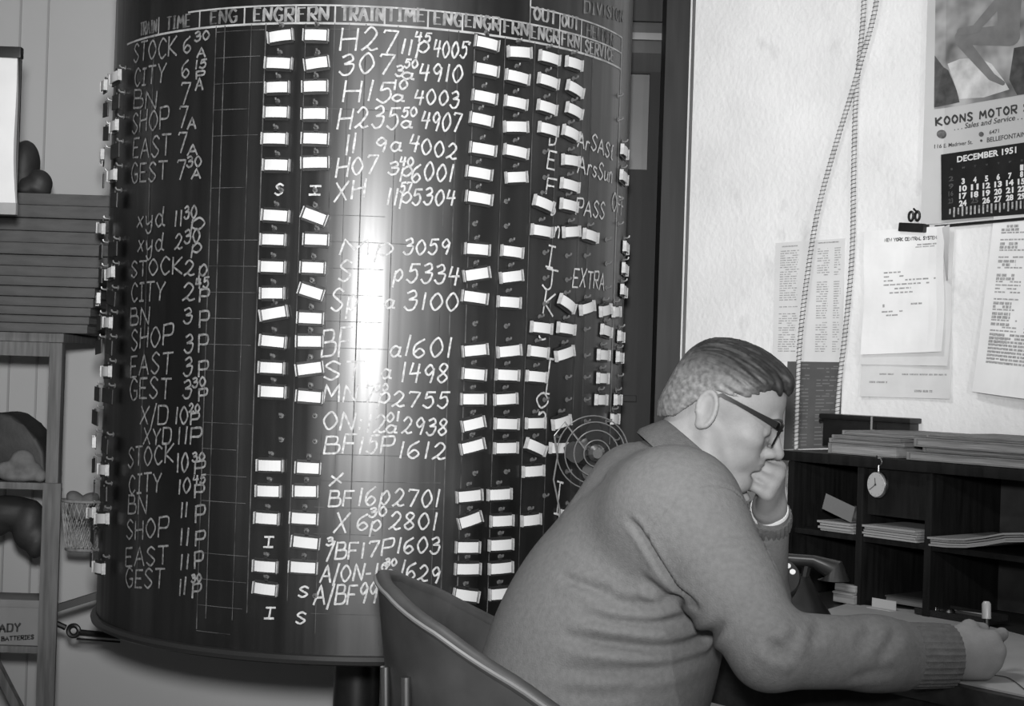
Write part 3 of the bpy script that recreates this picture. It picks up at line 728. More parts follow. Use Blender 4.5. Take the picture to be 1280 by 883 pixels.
# clipped letters under a bulldog clip
lt = empty('clipped_letters', wall_px(1140, 285, .004), 'sheaf of white typed letters hanging from a black bulldog clip', 'papers')
def cb(a, k): return lambda u, v: a * max(0, v - .55) ** 2 + k * max(0, u - .8) ** 2 + .002 * math.sin(9 * v + 5 * u)
t0 = Sheet([(1084, 300), (1190, 292), (1192, 499), (1078, 496)], .004, cb(.02, .05)); obj('letter_sheet', t0.mesh(), M_PAPER2, lt, smooth=False)
t1 = Sheet([(1088, 292), (1196, 284), (1190, 458), (1080, 456)], .008, cb(.02, .06)); obj('letter_sheet', t1.mesh(), M_PAPER2, lt, smooth=False)
t2 = Sheet([(1085, 290), (1186, 283), (1186, 440), (1083, 444)], .013, cb(.035, .12)); obj('letter_sheet', t2.mesh(), M_PAPER, lt, smooth=False)
t3 = Sheet([(1180, 286), (1198, 282), (1196, 350), (1187, 352)], .012, lambda u, v: .02 * u); obj('curled_corner', t3.mesh(4, 6), M_PAPER, lt, smooth=False)
bm = NB()
def on(sh, e=.0008): return lambda u, v: sh.p(u, 1 - v, e)
for pl in lay('NEW YORK CENTRAL SYSTEM', .27, .905, .90, .90, .024, jit=.01, gap=.22): ribbon(bm, pl, .006, on(t2), wv=.006, step=.02)
obj('letterhead', bm, M_INK, lt, smooth=False)
bm = NB()
t2.words(bm, .66, .9, .13, .012, .9, (.05, .12)); t2.words(bm, .64, .88, .15, .008, .9, (.05, .12))
for k, (a, b) in enumerate(((.25, .46), (.25, .5), (.25, .9), (.25, .82), (.33, .6), (.33, .62))):
    t2.words(bm, a, b, .34 + k * .033, .012, .9, (.03, .07), .014)
t2.words(bm, .6, .74, .60, .014, .9, (.04, .08)); t2.words(bm, .24, .5, .655, .012, .9, (.04, .08)); t2.words(bm, .3, .44, .685, .012, .9, (.04, .08)); t2.mark(bm, .25, .6, .275, .625)
t0.words(bm, .15, .95, .85, .010, .8, (.04, .1)); t0.words(bm, .1, .3, .9, .012, .8, (.04, .1)); t0.words(bm, .6, .8, .95, .014, .9, (.04, .1))
for k in range(4): t0.words(bm, .3, .8, .70 + k * .03, .012, .3, (.04, .1))
obj('typed_text', bm, M_TYPE, lt, smooth=False)
cp = wall_px(1148, 282)
cl = empty('bulldog_clip', cp + WN * .004, 'black bulldog clip gripping the sheaf of typed letters', 'clip')
Mc = basis(WD, WN, UP, cp)
def cpx(px, py): q = wall_px(px, py) - cp; return q.dot(WD), q.z
x0, z0 = cpx(1131, 292); x1, z1 = cpx(1163, 279)
bm = NB(); box(bm, x0, x1, .002, .024, z0, z1, Mc @ Matrix.Rotation(R_(5), 4, 'Y'), bev=.003); obj('jaw', bm, M_BLACK, cl)
zt = cpx(1147, 264)[1]
for sg in (-1, 1):
    bm = NB(); c = (x0 + x1) / 2 + sg * .0085; n = 20
    tube(bm, [Mc @ Vector((c + .0062 * math.cos(2 * math.pi * k / n), .013, (z1 + zt) / 2 + .002 + .010 * math.sin(2 * math.pi * k / n))) for k in range(n + 1)], .0028, 8)
    obj('thumb_loop', bm, M_BLACK, cl)
bm = NB(); tube(bm, [Mc @ Vector(((x0 + x1) / 2, .0, zt - .004)), Mc @ Vector(((x0 + x1) / 2, .016, zt + .004))], .0022, 6); obj('nail', bm, M_BLACK, cl)

# long typed sheet at the right
t = Sheet([(1245, 264), (1330, 260), (1322, 503), (1222, 490)], .006, lambda u, v: .014 * v * v + .01 * math.sin(3 * u) * v)
o = obj('long_typed_sheet', t.mesh(), M_PAPER, org=org_of(t), smooth=False)
tag(o, 'long white typed sheet hanging at the right below the calendar', 'paper')
bm = NB()
for k in range(40):
    v = .08 + k * .019
    big = k in (0, 1, 5, 6, 10, 11, 14, 15, 22, 23, 25, 26, 28, 31, 32, 33)
    if k in (3, 8, 13, 20): continue
    t.words(bm, .14, .40 if big else .5, v, .015 if big else .008, .9, (.03, .08), .012)
    t.words(bm, .6, .95, v, .010, .75, (.04, .1), .015)
    if k > 30: t.words(bm, .14, .95, v, .012, .95, (.03, .08), .01)
obj('typed_text', bm, M_TYPE, o, smooth=False)
bm = NB(); t.mark(bm, .78, .045, .95, .058); obj('page_heading', bm, M_INK, o, smooth=False)

# calendar
cal = empty('wall_calendar', wall_px(1215, 100, .003), 'large pictorial motor dealer wall calendar showing DECEMBER 1951 on black pad', 'calendar')
tb = Sheet([(1168, -70), (1345, -102), (1345, 262), (1157, 282)], .006, lambda u, v: .03 * (1 - u) ** 6 * (1.2 - v) * 0 + .012 * max(0, .12 - u) / .12)
obj('backing_sheet', tb.mesh(16, 20), mat('calendar_board', .42, .75, .2, .05, 8), cal, smooth=False)
def cuv(px, py):
    """pixel -> (u,v-up) of the calendar backing by inversion on the wall plane"""
    p = wall_px(px, py, tb.off); a, b, c, d = [q + WN * tb.off for q in tb.c]
    u, v = .5, .5
    for _ in range(12):
        q = tb.p(u, v) ; e = p - q
        du = (tb.p(u + .01, v) - tb.p(u - .01, v)) / .02; dv = (tb.p(u, v + .01) - tb.p(u, v - .01)) / .02
        x = Vector((e.dot(WD), e.z)); A = Matrix(((du.dot(WD), dv.dot(WD)), (du.z, dv.z)))
        s = A.inverted() @ x; u += s.x; v += s.y
    return u, 1 - v
def cpt(e): return lambda u, v: tb.p(u, 1 - v, e)
def cpoly(bm, pts, e):
    vs = [bm.verts.new(cpt(e)(*cuv(*p))) for p in pts]
    bmesh.ops.triangulate(bm, faces=[bm.faces.new(vs)])
bm = NB()
# picture panel with its mottled scenery
pl = [cuv(*p) for p in ((1173, -60), (1340, -85), (1340, 108), (1170, 137))]
gr = 14
G = [[bm.verts.new(cpt(.0010)(*(np.array(pl[0]) * (1 - i / gr) * (1 - j / gr) + np.array(pl[1]) * (i / gr) * (1 - j / gr) + np.array(pl[2]) * (i / gr) * (j / gr) + np.array(pl[3]) * (1 - i / gr) * (j / gr)))) for i in range(gr + 1)] for j in range(gr + 1)]
for j in range(gr):
    for i in range(gr): bm.faces.new((G[j][i], G[j][i + 1], G[j + 1][i + 1], G[j + 1][i]))
obj('picture', bm, mat('picture_scene', .24, .5, .3, .6, 16, detail=2), cal, smooth=False)
bm = NB()
cpoly(bm, [(1171, 70), (1180, 84), (1186, 88), (1196, 112), (1200, 128), (1170, 135)], .0014)
cpoly(bm, [(1268, 60), (1290, 56), (1290, 116), (1272, 119), (1262, 100)], .0014)
obj('picture_foliage', bm, mat('picture_dark', .06, .5, .3, .5, 40), cal, smooth=False)
bm = NB()
cpoly(bm, [(1185, 80), (1200, 74), (1222, 72), (1240, 80), (1255, 100), (1262, 112), (1230, 122), (1200, 124), (1192, 100)], .0014)
obj('picture_cloth', bm, mat('picture_pale', .46, .5, .3, .25, 30), cal, smooth=False)
bm = NB()
def limb(p0, p1, w0, w1, e):
    p0, p1 = np.array(p0, float), np.array(p1, float); d = (p1 - p0) / np.linalg.norm(p1 - p0); n = np.array((-d[1], d[0])); pts = []
    for k in range(9):
        a = math.pi / 2 + math.pi * k / 8; pts.append(p0 + w0 * (d * math.cos(a) + n * math.sin(a)))
    for k in range(9):
        a = -math.pi / 2 + math.pi * k / 8; pts.append(p1 + w1 * (d * math.cos(a) + n * math.sin(a)))
    cpoly(bm, [tuple(q) for q in pts], e)
limb((1203, 47), (1262, 44), 9, 14, .0018); limb((1203, 52), (1240, 96), 8, 5, .0020); limb((1240, 96), (1254, 104), 5, 3, .0022)
limb((1262, 44), (1262, -8), 13, 16, .0024); limb((1250, 2), (1222, 34), 6, 5, .0026); limb((1222, 36), (1202, 40), 5, 5, .0028)
obj('picture_figure', bm, mat('picture_mid', .155, .5, .3, .2, 20), cal, smooth=False)
bm = NB()
def cprint(txt, a, b, hp, bold, slant=0):
    u0, v0 = cuv(*a); u1, v1 = cuv(*b); h = abs(cuv(a[0], a[1] - hp)[1] - v0)
    print_text(bm, txt, cpt(.0012), u0, v0, u1, v1, h, bold, slant)
for pl in lay('KOONS MOTOR SALES', 1172, -157.5, 1322, -133, 9.5, jit=.0, gap=.34): ribbon(bm, pl, 1.7, lambda x, y: cpt(.0012)(*cuv(x, -y)), wv=1.9, step=1.2)
cprint('. . . Sales and Service . . .', (1193, 163), (1283, 148), 7, .012, .3)
cprint('6471', (1237, 168), (1249, 166), 5, .012); cprint('116 E. Madriver St.', (1170, 186), (1216, 180), 5, .012)
cprint('BELLEFONTAINE, O.', (1234, 178), (1298, 168), 6, .014)
obj('dealer_lettering', bm, M_INK, cal, smooth=False)
bm = NB()
def disc(c, r, e=.0012):
    cpoly(bm, [(c[0] + r * math.cos(2 * math.pi * k / 16), c[1] + r * math.sin(2 * math.pi * k / 16)) for k in range(16)], e)
disc((1178, 168), 5.5); disc((1227, 176), 1.6); disc((1227, 168), 3.2)
obj('dealer_emblem', bm, mat('emblem_ink', .09, .7, .2, .6, 90), cal, smooth=False)
tp = Sheet([(1180, 194), (1345, 170), (1345, 264), (1182, 276)], .011, lambda u, v: .004 * v)
bmp = tp.mesh(10, 8, .004); obj('date_pad', bmp, M_BLACK, cal, smooth=False)
tb_keep = tb; tb = tp
bm = NB()
cprint('DECEMBER 1951', (1197, 203), (1271, 191), 7.5, .03)
px_c = lambda c: 1190.5 + 14.6 * c
for r in range(5):
    for c in range(7):
        d = r * 7 + c - 5
        if d < 1 or (c == 0) or d > 31 or d == 25: continue
        if r == 4 and c == 1: txt = '24'
        else: txt = str(d)
        yb = 216.5 + r * 9.3 - (c - 1) * 1.75 + (5.5 if r == 0 else 4.5)
        wd = 4.2 if len(txt) == 1 else 9.5
        cprint(txt, (px_c(c) - wd / 2, yb), (px_c(c) + wd / 2, yb - wd * .12), 7.0, .045)
obj('date_numbers', bm, M_PAPER2, cal, smooth=False)
bm = NB()
for k, dd in enumerate((2, 9, 16, 23)): cprint(str(dd), (1187, 227 + k * 9.3), (1193, 226 + k * 9.3), 6, .03)
for k in range(7): cprint('SMTWTFS'[k], (px_c(k) - 1.5, 213 - k * 1.8), (px_c(k) + 1.5, 212.6 - k * 1.8), 2.6, .03)
cprint('25', (1215, 254.5), (1224.5, 253.4), 6.5, .03)
obj('red_dates', bm, mat('red_ink_grey', .06, .7), cal, smooth=False)
bm = NB()
for k in range(26):
    x = 1188 + k * 5.2; y = 262 - k * .55
    h = 8 + 5 * abs(math.sin(k * 1.7))
    cpoly(bm, [(x, y + 2 - h * .3), (x + 2.2, y + 1.8 - h * .3), (x + 2.2, y + h * .8), (x, y + h * .8)], .0012)
obj('small_months', bm, mat('small_print', .30, .7, .2, .5, 150), cal, smooth=False)
tb = tb_keep
bm = NB()
q0, q1 = wall_px(1172, 284), wall_px(1350, 268)
tube(bm, [q0 + WN * .008, q1 + WN * .008], .0035, 8); obj('bottom_strip', bm, M_BLACK, cal)

# two ribbed cords hanging down the wall
def cord(pts, off, label, rad=.0052):
    w = catmull([np.array(wall_px(x, y, off)) for x, y in pts], 10)
    w = [Vector(p) for p in w]
    o = empty('ribbed_cord', w[0], label, 'cord', 'ribbed cords hanging on the plaster wall')
    bm = NB(); tube(bm, w, rad, 10); obj('sheath', bm, M_CORD, o)
    # spiral winding round the cord
    L = [0]
    for a, b in zip(w[:-1], w[1:]): L.append(L[-1] + (b - a).length)
    n = int(L[-1] / .0095); hp = []; per = 8
    for k in range(n * per):
        s = L[-1] * k / (n * per); j = max(i for i in range(len(L)) if L[i] <= s); j = min(j, len(w) - 2)
        f = (s - L[j]) / max(L[j + 1] - L[j], 1e-6); p = w[j].lerp(w[j + 1], f); d = (w[j + 1] - w[j]).normalized()
        a = (WN - d * WN.dot(d)).normalized(); b = d.cross(a); an = 2 * math.pi * k / per
        hp.append(p + (a * math.cos(an) + b * math.sin(an)) * (rad + .0003))
    bm = NB(); tube(bm, hp, .0010, 4); obj('winding', bm, M_CORDRIB, o)
cord([(1099, -60), (1094, 10), (1070, 98), (1042, 190), (1022, 265), (1009, 345), (1000, 425), (997, 495), (995, 562)], .020, 'ribbed cord leaning from top right across to behind the man\'s face')
cord([(1081, -60), (1079, 20), (1070, 120), (1067, 220), (1065, 320), (1056, 420), (1050, 470), (1045, 535)], .012, 'ribbed cord hanging straight down to the black case on the cabinet')

# ================================================================ the desk and its pigeonhole cabinet
MD = basis(WD, WN, UP, C0)             # x along the wall, y out into the room
def dl(p): q = p - C0; return q.dot(WD), q.dot(WN), q.z
xl = dl(front_px(985, 600))[0]; XR = 1.75
yfront = dl(desk_px(1235, 866))[1]
desk = empty('writing_desk', C0 + WD * .5 + WN * .25, 'long dark wooden desk along the plaster wall under the writing hand', 'desk')
XD0 = xl - .016
bm = NB(); box(bm, XD0, XR, -.27, yfront, DESK_Z - .035, DESK_Z, MD, bev=.004); obj('desk_top', bm, M_DESK, desk)
bm = NB(); box(bm, XD0 + .02, XR - .02, -.262, -.24, .05, DESK_Z - .036, MD); obj('back_panel', bm, M_DESK, desk)
bm = NB(); box(bm, XD0 + .085, XR - .02, yfront - .05, yfront - .03, DESK_Z - .13, DESK_Z - .036, MD); obj('apron', bm, M_DESK, desk)
for x in (XD0 + .03, XR - .08):
    for y in (-.235, yfront - .07):
        bm = NB(); box(bm, x, x + .05, y, y + .05, 0, DESK_Z - .036, MD, bev=.004); obj('leg', bm, M_DESK, desk)
bm = NB(); box(bm, .95, XR - .09, -.235, yfront - .06, .09, DESK_Z - .14, MD, bev=.004); obj('drawer_pedestal', bm, M_DESK, desk)

zt = front_px(985, 563).z; CB = -.25
xd1 = dl(front_px(1073, 640))[0]; xd2 = dl(front_px(1159, 640))[0]
zs = front_px(1115, 673).z - .004
zs3 = front_px(1220, 690).z
cab = empty('pigeonhole_cabinet', C0 + WD * .6 - WN * .12 + UP * DESK_Z, 'black wooden pigeonhole cabinet standing on the desk against the wall', 'cabinet')
T = .016
bm = NB(); box(bm, xl - .012, XR - .05, CB, .012, zt - .022, zt, MD, bev=.004); obj('top_board', bm, M_DARK, cab)
bm = NB(); box(bm, xl, XR - .06, CB, CB + .012, DESK_Z + .001, zt - .023, MD); obj('back_board', bm, M_DARK2, cab)
for x in (xl, XR - .06 - T):
    bm = NB(); box(bm, x, x + T, CB + .013, 0, DESK_Z + .001, zt - .023, MD); obj('side_panel', bm, M_DARK, cab)
for x in (xd1, xd2, xd2 + .52):
    bm = NB(); box(bm, x - T / 2, x + T / 2, CB + .013, -.004, DESK_Z + .001, zt - .023, MD); obj('divider', bm, M_DARK, cab)
for a, b in ((xl + T, xd1 - T / 2), (xd1 + T / 2, xd2 - T / 2), (xd2 + T / 2, xd2 + .52 - T / 2)):
    bm = NB(); box(bm, a + .0005, b - .0005, CB + .013, -.006, zs - .012, zs, MD, bev=.002); obj('shelf', bm, M_DARK, cab)
# drop front behind the watch
bm = NB(); box(bm, xd1 + T / 2 + .001, xd2 - T / 2 - .001, -.030, -.018, zs + .045, zt - .024, MD); obj('flap', bm, M_DARK, cab)
bm = NB(); box(bm, xd2 + T / 2 + .17, xd2 + T / 2 + .176, CB + .013, CB + .02, zs, zt - .023, MD); obj('back_batten', bm, M_DARK, cab)
# pocket watch on its hook
wp = front_px(1102, 606)
wt = empty('pocket_watch', wp + WN * .012, 'pale faced pocket watch hanging on the cabinet front', 'watch')
Mw = basis(WD, UP, WN, wp + WN * .004)
rw = (front_px(1116, 606) - front_px(1088, 606)).length / 2 * .98
Mw = Mw @ Matrix.Rotation(R_(-10), 4, 'Y')
bm = NB(); lathe(bm, [(rw * .55, -.003), (rw * .9, .000), (rw, .004), (rw, .009), (rw * .94, .012), (rw * .9, .0118)], Mw, 40); obj('case', bm, M_STEEL, wt)
bm = NB(); lathe(bm, [(rw * .90, .0112), (rw * .90, .0126)], Mw, 40); obj('dial', bm, M_WATCH, wt)
bm = NB()
for a, l in ((100, .5), (215, .72)):
    d = Vector((math.cos(R_(a)), math.sin(R_(a)), 0)); tube(bm, [Mw @ Vector((0, 0, .0134)), Mw @ (d * rw * l + Vector((0, 0, .0134)))], .0008, 5)
lathe(bm, [(.0022, .0128), (.0022, .0146)], Mw, 10)
obj('watch_hand', bm, M_INK, wt)
bm = NB()
for k in range(12):
    a = 2 * math.pi * k / 12; d = Vector((math.cos(a), math.sin(a), 0)); tube(bm, [Mw @ (d * rw * .74 + Vector((0, 0, .0128))), Mw @ (d * rw * .84 + Vector((0, 0, .0128)))], .0006, 4)
obj('hour_marks', bm, mat('hour_ink', .2, .7), wt)
bm = NB(); tube(bm, [Mw @ Vector((0, rw, .006)), Mw @ Vector((0, rw + .012, .006))], .0035, 10); obj('winding_stem', bm, M_STEEL, wt)
bm = NB(); n = 18
tube(bm, [Mw @ Vector((.009 * math.cos(R_(-60 + 300 * k / n)), rw + .019 + .008 * math.sin(R_(-60 + 300 * k / n)), .006)) for k in range(n + 1)], .0016, 6); obj('bow', bm, M_STEEL, wt)
bm = NB(); tube(bm, [Mw @ Vector((0, rw + .027, -.026)), Mw @ Vector((0, rw + .026, .010)), Mw @ Vector((0, rw + .032, .012))], .0014, 6); obj('hook', bm, M_STEEL, wt)

def flat_pile(name, x0, x1, y0, y1, z, n, dz, m, label, cat, rot=0, wob=.004, curlz=None, parent_label=None):
    """a small sheaf of n sheets lying flat at height z, desk-local coordinates"""
    bm = NB()
    for k in range(n):
        a, b = random.uniform(-wob, wob), random.uniform(-wob, wob)
        nu = 8
        F = []
        for lev in (0, dz * .8):
            F.append([[bm.verts.new(MD @ Vector((x0 + a + (x1 - x0) * i / nu, y0 + b + (y1 - y0) * j / 4, z + k * dz + lev + (curlz(i / nu, j / 4) if curlz else 0)))) for i in range(nu + 1)] for j in range(5)])
        B, Tt = F
        for j in range(4):
            for i in range(nu):
                bm.faces.new((B[j][i], B[j + 1][i], B[j + 1][i + 1], B[j][i + 1])); bm.faces.new((Tt[j][i], Tt[j][i + 1], Tt[j + 1][i + 1], Tt[j + 1][i]))
        ring = [(0, i) for i in range(nu + 1)] + [(j, nu) for j in range(1, 5)] + [(4, i) for i in range(nu - 1, -1, -1)] + [(j, 0) for j in range(3, 0, -1)]
        for (j0, i0), (j1, i1) in zip(ring, ring[1:] + ring[:1]):
            bm.faces.new((B[j0][i0], B[j1][i1], Tt[j1][i1], Tt[j0][i0]))
    return tag(obj(name, bm, m, org=MD @ Vector(((x0 + x1) / 2, (y0 + y1) / 2, z)), smooth=False), label, cat)
# papers in the pigeonholes
xa = dl(front_px(1022, 650))[0]
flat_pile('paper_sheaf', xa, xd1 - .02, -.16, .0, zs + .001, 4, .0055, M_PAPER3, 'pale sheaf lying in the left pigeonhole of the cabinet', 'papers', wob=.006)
Mx = MD @ Matrix.Translation((xa + .046, -.03, zs + .034)) @ Matrix.Rotation(R_(16), 4, 'Y')
bm = NB(); box(bm, -.045, .036, -.10, .02, 0, .002, Mx); box(bm, -.045, .036, .018, .020, .002, .034, Mx)
tag(obj('folded_card', bm, mat('dull_card', .12, .8), org=Mx.translation, smooth=False), 'folded grey card leaning on the sheaf in the left pigeonhole', 'card')
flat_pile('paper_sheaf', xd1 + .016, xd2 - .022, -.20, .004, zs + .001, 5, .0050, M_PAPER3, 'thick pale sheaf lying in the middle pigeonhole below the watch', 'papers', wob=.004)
flat_pile('loose_papers', xd2 + .02, xd2 + .36, -.20, .02, zs + .001, 4, .0045, mat('loose_paper', .20, .8, .2, .08, 10), 'buckled pale papers lying in the right bay of the cabinet', 'papers', wob=.006, curlz=lambda u, v: .030 * math.exp(-((u - .62) / .28) ** 2) * (.5 + .5 * v))

# record books lying on top of the cabinet
def record_book(name, p0, p1, z, h, depth, label, group, yo=0.0, sag=0.0):
    """p0,p1: front edge ends along x in desk-local; cover boards, page block, tape"""
    t = empty(name, MD @ Vector(((p0 + p1) / 2, yo - depth / 2, z)), label, 'record book', group)
    def blk(bm, x0, x1, y0, y1, z0, z1, bev):
        vs = box(bm, x0, x1, y0, y1, z0, z1, None, bev)
        for v in vs:
            f = (v.co.x - p0) / (p1 - p0); v.co.z += sag * math.sin(math.pi * min(max(f, 0), 1)); v.co = MD @ v.co
    bm = NB(); blk(bm, p0 + .004, p1 - .004, yo - depth + .004, yo - .004, z + .0025, z + h - .0025, .001); obj('page_block', bm, M_FOLDER2, t)
    for zz in (z, z + h - .0025):
        bm = NB(); blk(bm, p0, p1, yo - depth, yo, zz, zz + .0025, .0008); obj('cover', bm, M_FOLDER, t)
    bm = NB(); blk(bm, p0 - .002, p0 + .0035, yo - depth, yo + .001, z, z + h, .0015); obj('spine', bm, M_FOLDER, t)
    return t
xk = lambda px, py: dl(front_px(px, py))[0]
A0, A1 = xk(1036, 565), xk(1127, 560)
z = zt + .001
for h, d0, d1, yo, lab in ((.022, 0, .0, .0, 'thick grey record book lying at the bottom of the left pile on the cabinet'), (.009, -.008, .010, -.012, 'thin grey record book second from the bottom of the left pile on the cabinet'), (.007, .004, .004, -.006, 'thin grey record book third from the bottom of the left pile on the cabinet'), (.009, .012, .02, -.03, 'grey record book lying on top of the left pile on the cabinet')):
    record_book('record_book', A0 + d0, A1 + d1 - .012, z, h, .22, lab, 'record books on the cabinet', yo); z += h + .0006
B0 = xk(1133, 575); B1 = B0 + .62; z = zt + .001
for h, d0, d1, yo, lab in ((.016, .008, .0, .008, 'long grey record book lying at the bottom of the right pile on the cabinet'), (.010, .035, .01, -.008, 'long thin record book second from the bottom of the right pile on the cabinet'), (.017, .022, -.02, .004, 'long thick record book third from the bottom of the right pile on the cabinet'), (.007, -.004 + .03, .02, -.03, 'long thin record book on top of the right pile on the cabinet')):
    record_book('record_book', B0 + d0, B1 + d1, z, h, .235, lab, 'record books on the cabinet', yo); z += h + .0006
# black case standing behind the left pile
xb = lambda px, py: dl(on_plane(px, py, C0 - WN * .24, WN))[0]
bx0, bx1 = xb(1030, 530), xb(1139, 530)
bk = empty('black_case', MD @ Vector(((bx0 + bx1) / 2, -.235, zt)), 'shiny black flat case standing behind the left pile of record books', 'case')
zc = on_plane(1085, 520, C0 - WN * .24, WN).z
bm = NB(); box(bm, bx0, bx1, -.268, -.236, zt + .001, zc - .012, MD, bev=.003); obj('case_body', bm, M_BLACK, bk)
bm = NB(); box(bm, bx0 - .006, bx1 + .006, -.270, -.228, zc - .012, zc, MD, bev=.004); obj('case_lid', bm, M_BLACK, bk)
xs = bx0 + (bx1 - bx0) * .60
bm = NB(); box(bm, xs - .002, xs + .002, -.228, -.226, zc - .035, zc - .001, MD); box(bm, xs - .002, xs + .002, -.236, -.226, zc - .036, zc - .030, MD); obj('pale_strap', bm, M_PAPER3, bk)
bm = NB(); tube(bm, [MD @ Vector((bx0 - .004, -.245, zc - .016)), MD @ Vector((bx0 - .016, -.245, zc - .018))], .005, 8); obj('hinge_knob', bm, M_BLACK, bk)

# ---- things lying on the desk top
def dk(px, py): q = dl(desk_px(px, py)); return q[0], q[1]
pts = [dk(1015, 770), dk(1060, 757), dk(1170, 768), dk(1290, 800), dk(1300, 877), dk(1188, 853), dk(1085, 838)]
bm = NB()
lo = [bm.verts.new(MD @ Vector((x, min(y, yfront - .004), DESK_Z + .0008))) for x, y in pts]; hi = [bm.verts.new(MD @ Vector((x, min(y, yfront - .004), DESK_Z + .004))) for x, y in pts]
bm.faces.new(lo[::-1]); bm.faces.new(hi)
for i in range(len(pts)): bm.faces.new((lo[i], lo[(i + 1) % len(pts)], hi[(i + 1) % len(pts)], hi[i]))
tag(obj('train_sheet', bm, M_DESKPAPER, org=desk_px(1150, 800), smooth=False), 'big grey sheet of paper spread on the desk under the writing hand', 'paper')
SHZ = DESK_Z + .0045
bm = NB(); a = dk(1240, 848); tube(bm, [MD @ Vector((dk(x, y)[0], dk(x, y)[1], SHZ + .001)) for x, y in [tuple(q) for q in catmull([(1230, 848), (1246, 849), (1260, 852), (1270, 858), (1282, 868)], 4)]], .0008, 5)
tag(obj('thread', bm, M_INK, org=desk_px(1250, 850)), 'dark thread lying on the sheet right below the writing hand', 'thread')
# small pad standing at the back left
x, y = dk(1054, 757)
Mx = MD @ Matrix.Translation((x, y, DESK_Z + .005))
bm = NB(); box(bm, -.027, .027, -.03, 0, 0, .018, Mx, bev=.001); box(bm, -.026, .026, -.034, .002, .0185, .022, Mx @ Matrix.Rotation(R_(-6), 4, 'X'))
box(bm, -.027, .027, -.028, -.002, .024, .038, Mx @ Matrix.Rotation(R_(4), 4, 'X'), bev=.001)
tag(obj('note_block', bm, mat('note_paper', .20, .8, .2, .5, 40, stretch=(.2, .2, 3)), org=Mx.translation), 'small pale block of notes at the far left end of the big sheet', 'note pad')
x, y = dk(1112, 757); x2, _ = dk(1152, 757)
Mx = MD @ Matrix.Translation((x, y - .03, DESK_Z + .005))
t = empty('dark_notebook', Mx.translation, 'dark closed notebook lying on the desk below the middle pigeonhole', 'notebook')
bm = NB(); box(bm, -.075, .085, -.10, .03, .012, .015, Mx, bev=.001); obj('cover', bm, mat('notebook_cover', .05, .5), t)
bm = NB(); box(bm, -.072, .080, -.098, .026, .0002, .0118, Mx); obj('page_block', bm, M_FOLDER, t)
x, y = dk(1105, 764)
Mx = MD @ Matrix.Translation((x, y + .01, DESK_Z + .005)) @ Matrix.Rotation(R_(60), 4, 'X')
bm = NB(); box(bm, -.030, .030, 0, .018, -.0012, .0, MD @ Matrix.Translation((x, y, DESK_Z + .0052)) @ Matrix.Rotation(R_(-0), 4, 'X') ); box(bm, -.030, .030, 0, .0012, 0, .018, MD @ Matrix.Translation((x, y, DESK_Z + .0052)))
tag(obj('white_card', bm, mat('small_card', .33, .8), org=Mx.translation, smooth=False), 'small white folded card in front of the dark notebook', 'card')
# ink stand / rubber stamps cluster
x, y = dk(1192, 778)
t = empty('pen_tray', MD @ Vector((x, y - .02, DESK_Z + .005)), 'dark cluttered pen tray with shiny bits left of the pen hand', 'pen tray')
bm = NB(); box(bm, x - .085, x + .085, y - .06, y + .012, DESK_Z + .0052, DESK_Z + .011, MD, bev=.002); box(bm, x - .085, x + .085, y - .06, y - .055, DESK_Z + .011, DESK_Z + .022, MD); box(bm, x - .085, x + .085, y + .007, y + .012, DESK_Z + .011, DESK_Z + .018, MD); obj('tray', bm, M_BLACK, t)
for k, (dx, dy, r, an, m) in enumerate(((-.05, -.02, .004, 10, M_BLACK), (.01, -.03, .0035, -14, M_PAPER3), (.03, -.012, .0045, 4, M_LEATHER))):
    c = MD @ Vector((x + dx, y + dy, DESK_Z + .0155 + k * .001)); dv = (WD * math.cos(R_(an)) + WN * math.sin(R_(an))) * .045
    bm = NB(); tube(bm, [c - dv, c - dv * .7, c + dv * .8, c + dv], [r * .4, r, r, r * .5], 8); obj('pencil', bm, m, t)
bm = NB(); c = MD @ Vector((x - .012, y - .005, DESK_Z + .0115)); lathe(bm, [(.011, 0), (.012, .006), (.008, .011), (.005, .013)], Matrix.Translation(c), 16); obj('ink_cap', bm, M_STEEL, t)
bm = NB(); c = MD @ Vector((x - .055, y - .012, DESK_Z + .0115)); lathe(bm, [(.009, 0), (.009, .010), (.006, .014)], Matrix.Translation(c), 16); obj('ink_cap', bm, M_STEEL, t)
# desk telephone: only its dial shows past the man's shoulder
tc = P(966, 716, 3.02)
x, y, z = dl(tc)
t = empty('dial_telephone', MD @ Vector((x, y, DESK_Z)), 'black dial telephone on the desk beyond the man\'s right arm', 'telephone')
Mt = MD @ Matrix.Translation((x, y - .03, DESK_Z + .001)) @ Matrix.Rotation(R_(150), 4, 'Z')
bm = NB()
pr = [(.095, .0), (.095, .02), (.075, .05), (.055, .085), (.05, .095)]
lathe(bm, pr, Mt @ Matrix.Diagonal((1.0, .85, 1, 1)), 36); obj('phone_body', bm, M_BLACK, t)
bm = NB(); q0 = Mt @ Vector((-.095, 0, .112)); q1 = Mt @ Vector((.095, 0, .112))
tube(bm, [q0 - UP * .02, q0, q0.lerp(q1, .2) + UP * .012, q0.lerp(q1, .8) + UP * .012, q1, q1 - UP * .02], [.030, .022, .012, .012, .022, .030], 14); obj('handset', bm, M_BLACK, t)
bm = NB()
for sg in (-1, 1): tube(bm, [Mt @ Vector((sg * .04, 0, .09)), Mt @ Vector((sg * .045, 0, .118))], .008, 8)
obj('cradle', bm, M_BLACK, t)
dn = (Vector((0, -.8, .6)) + Vector((-.1, 0, 0))).normalized(); dx = UP.cross(dn).normalized(); dy = dn.cross(dx)
c = P(972, 722, 2.97); Mdl = basis(dx, dy, dn, c)
bm = NB(); lathe(bm, [(.038, -.03), (.042, .0), (.040, .004)], Mdl, 32); obj('dial_plate', bm, M_BLACK, t)
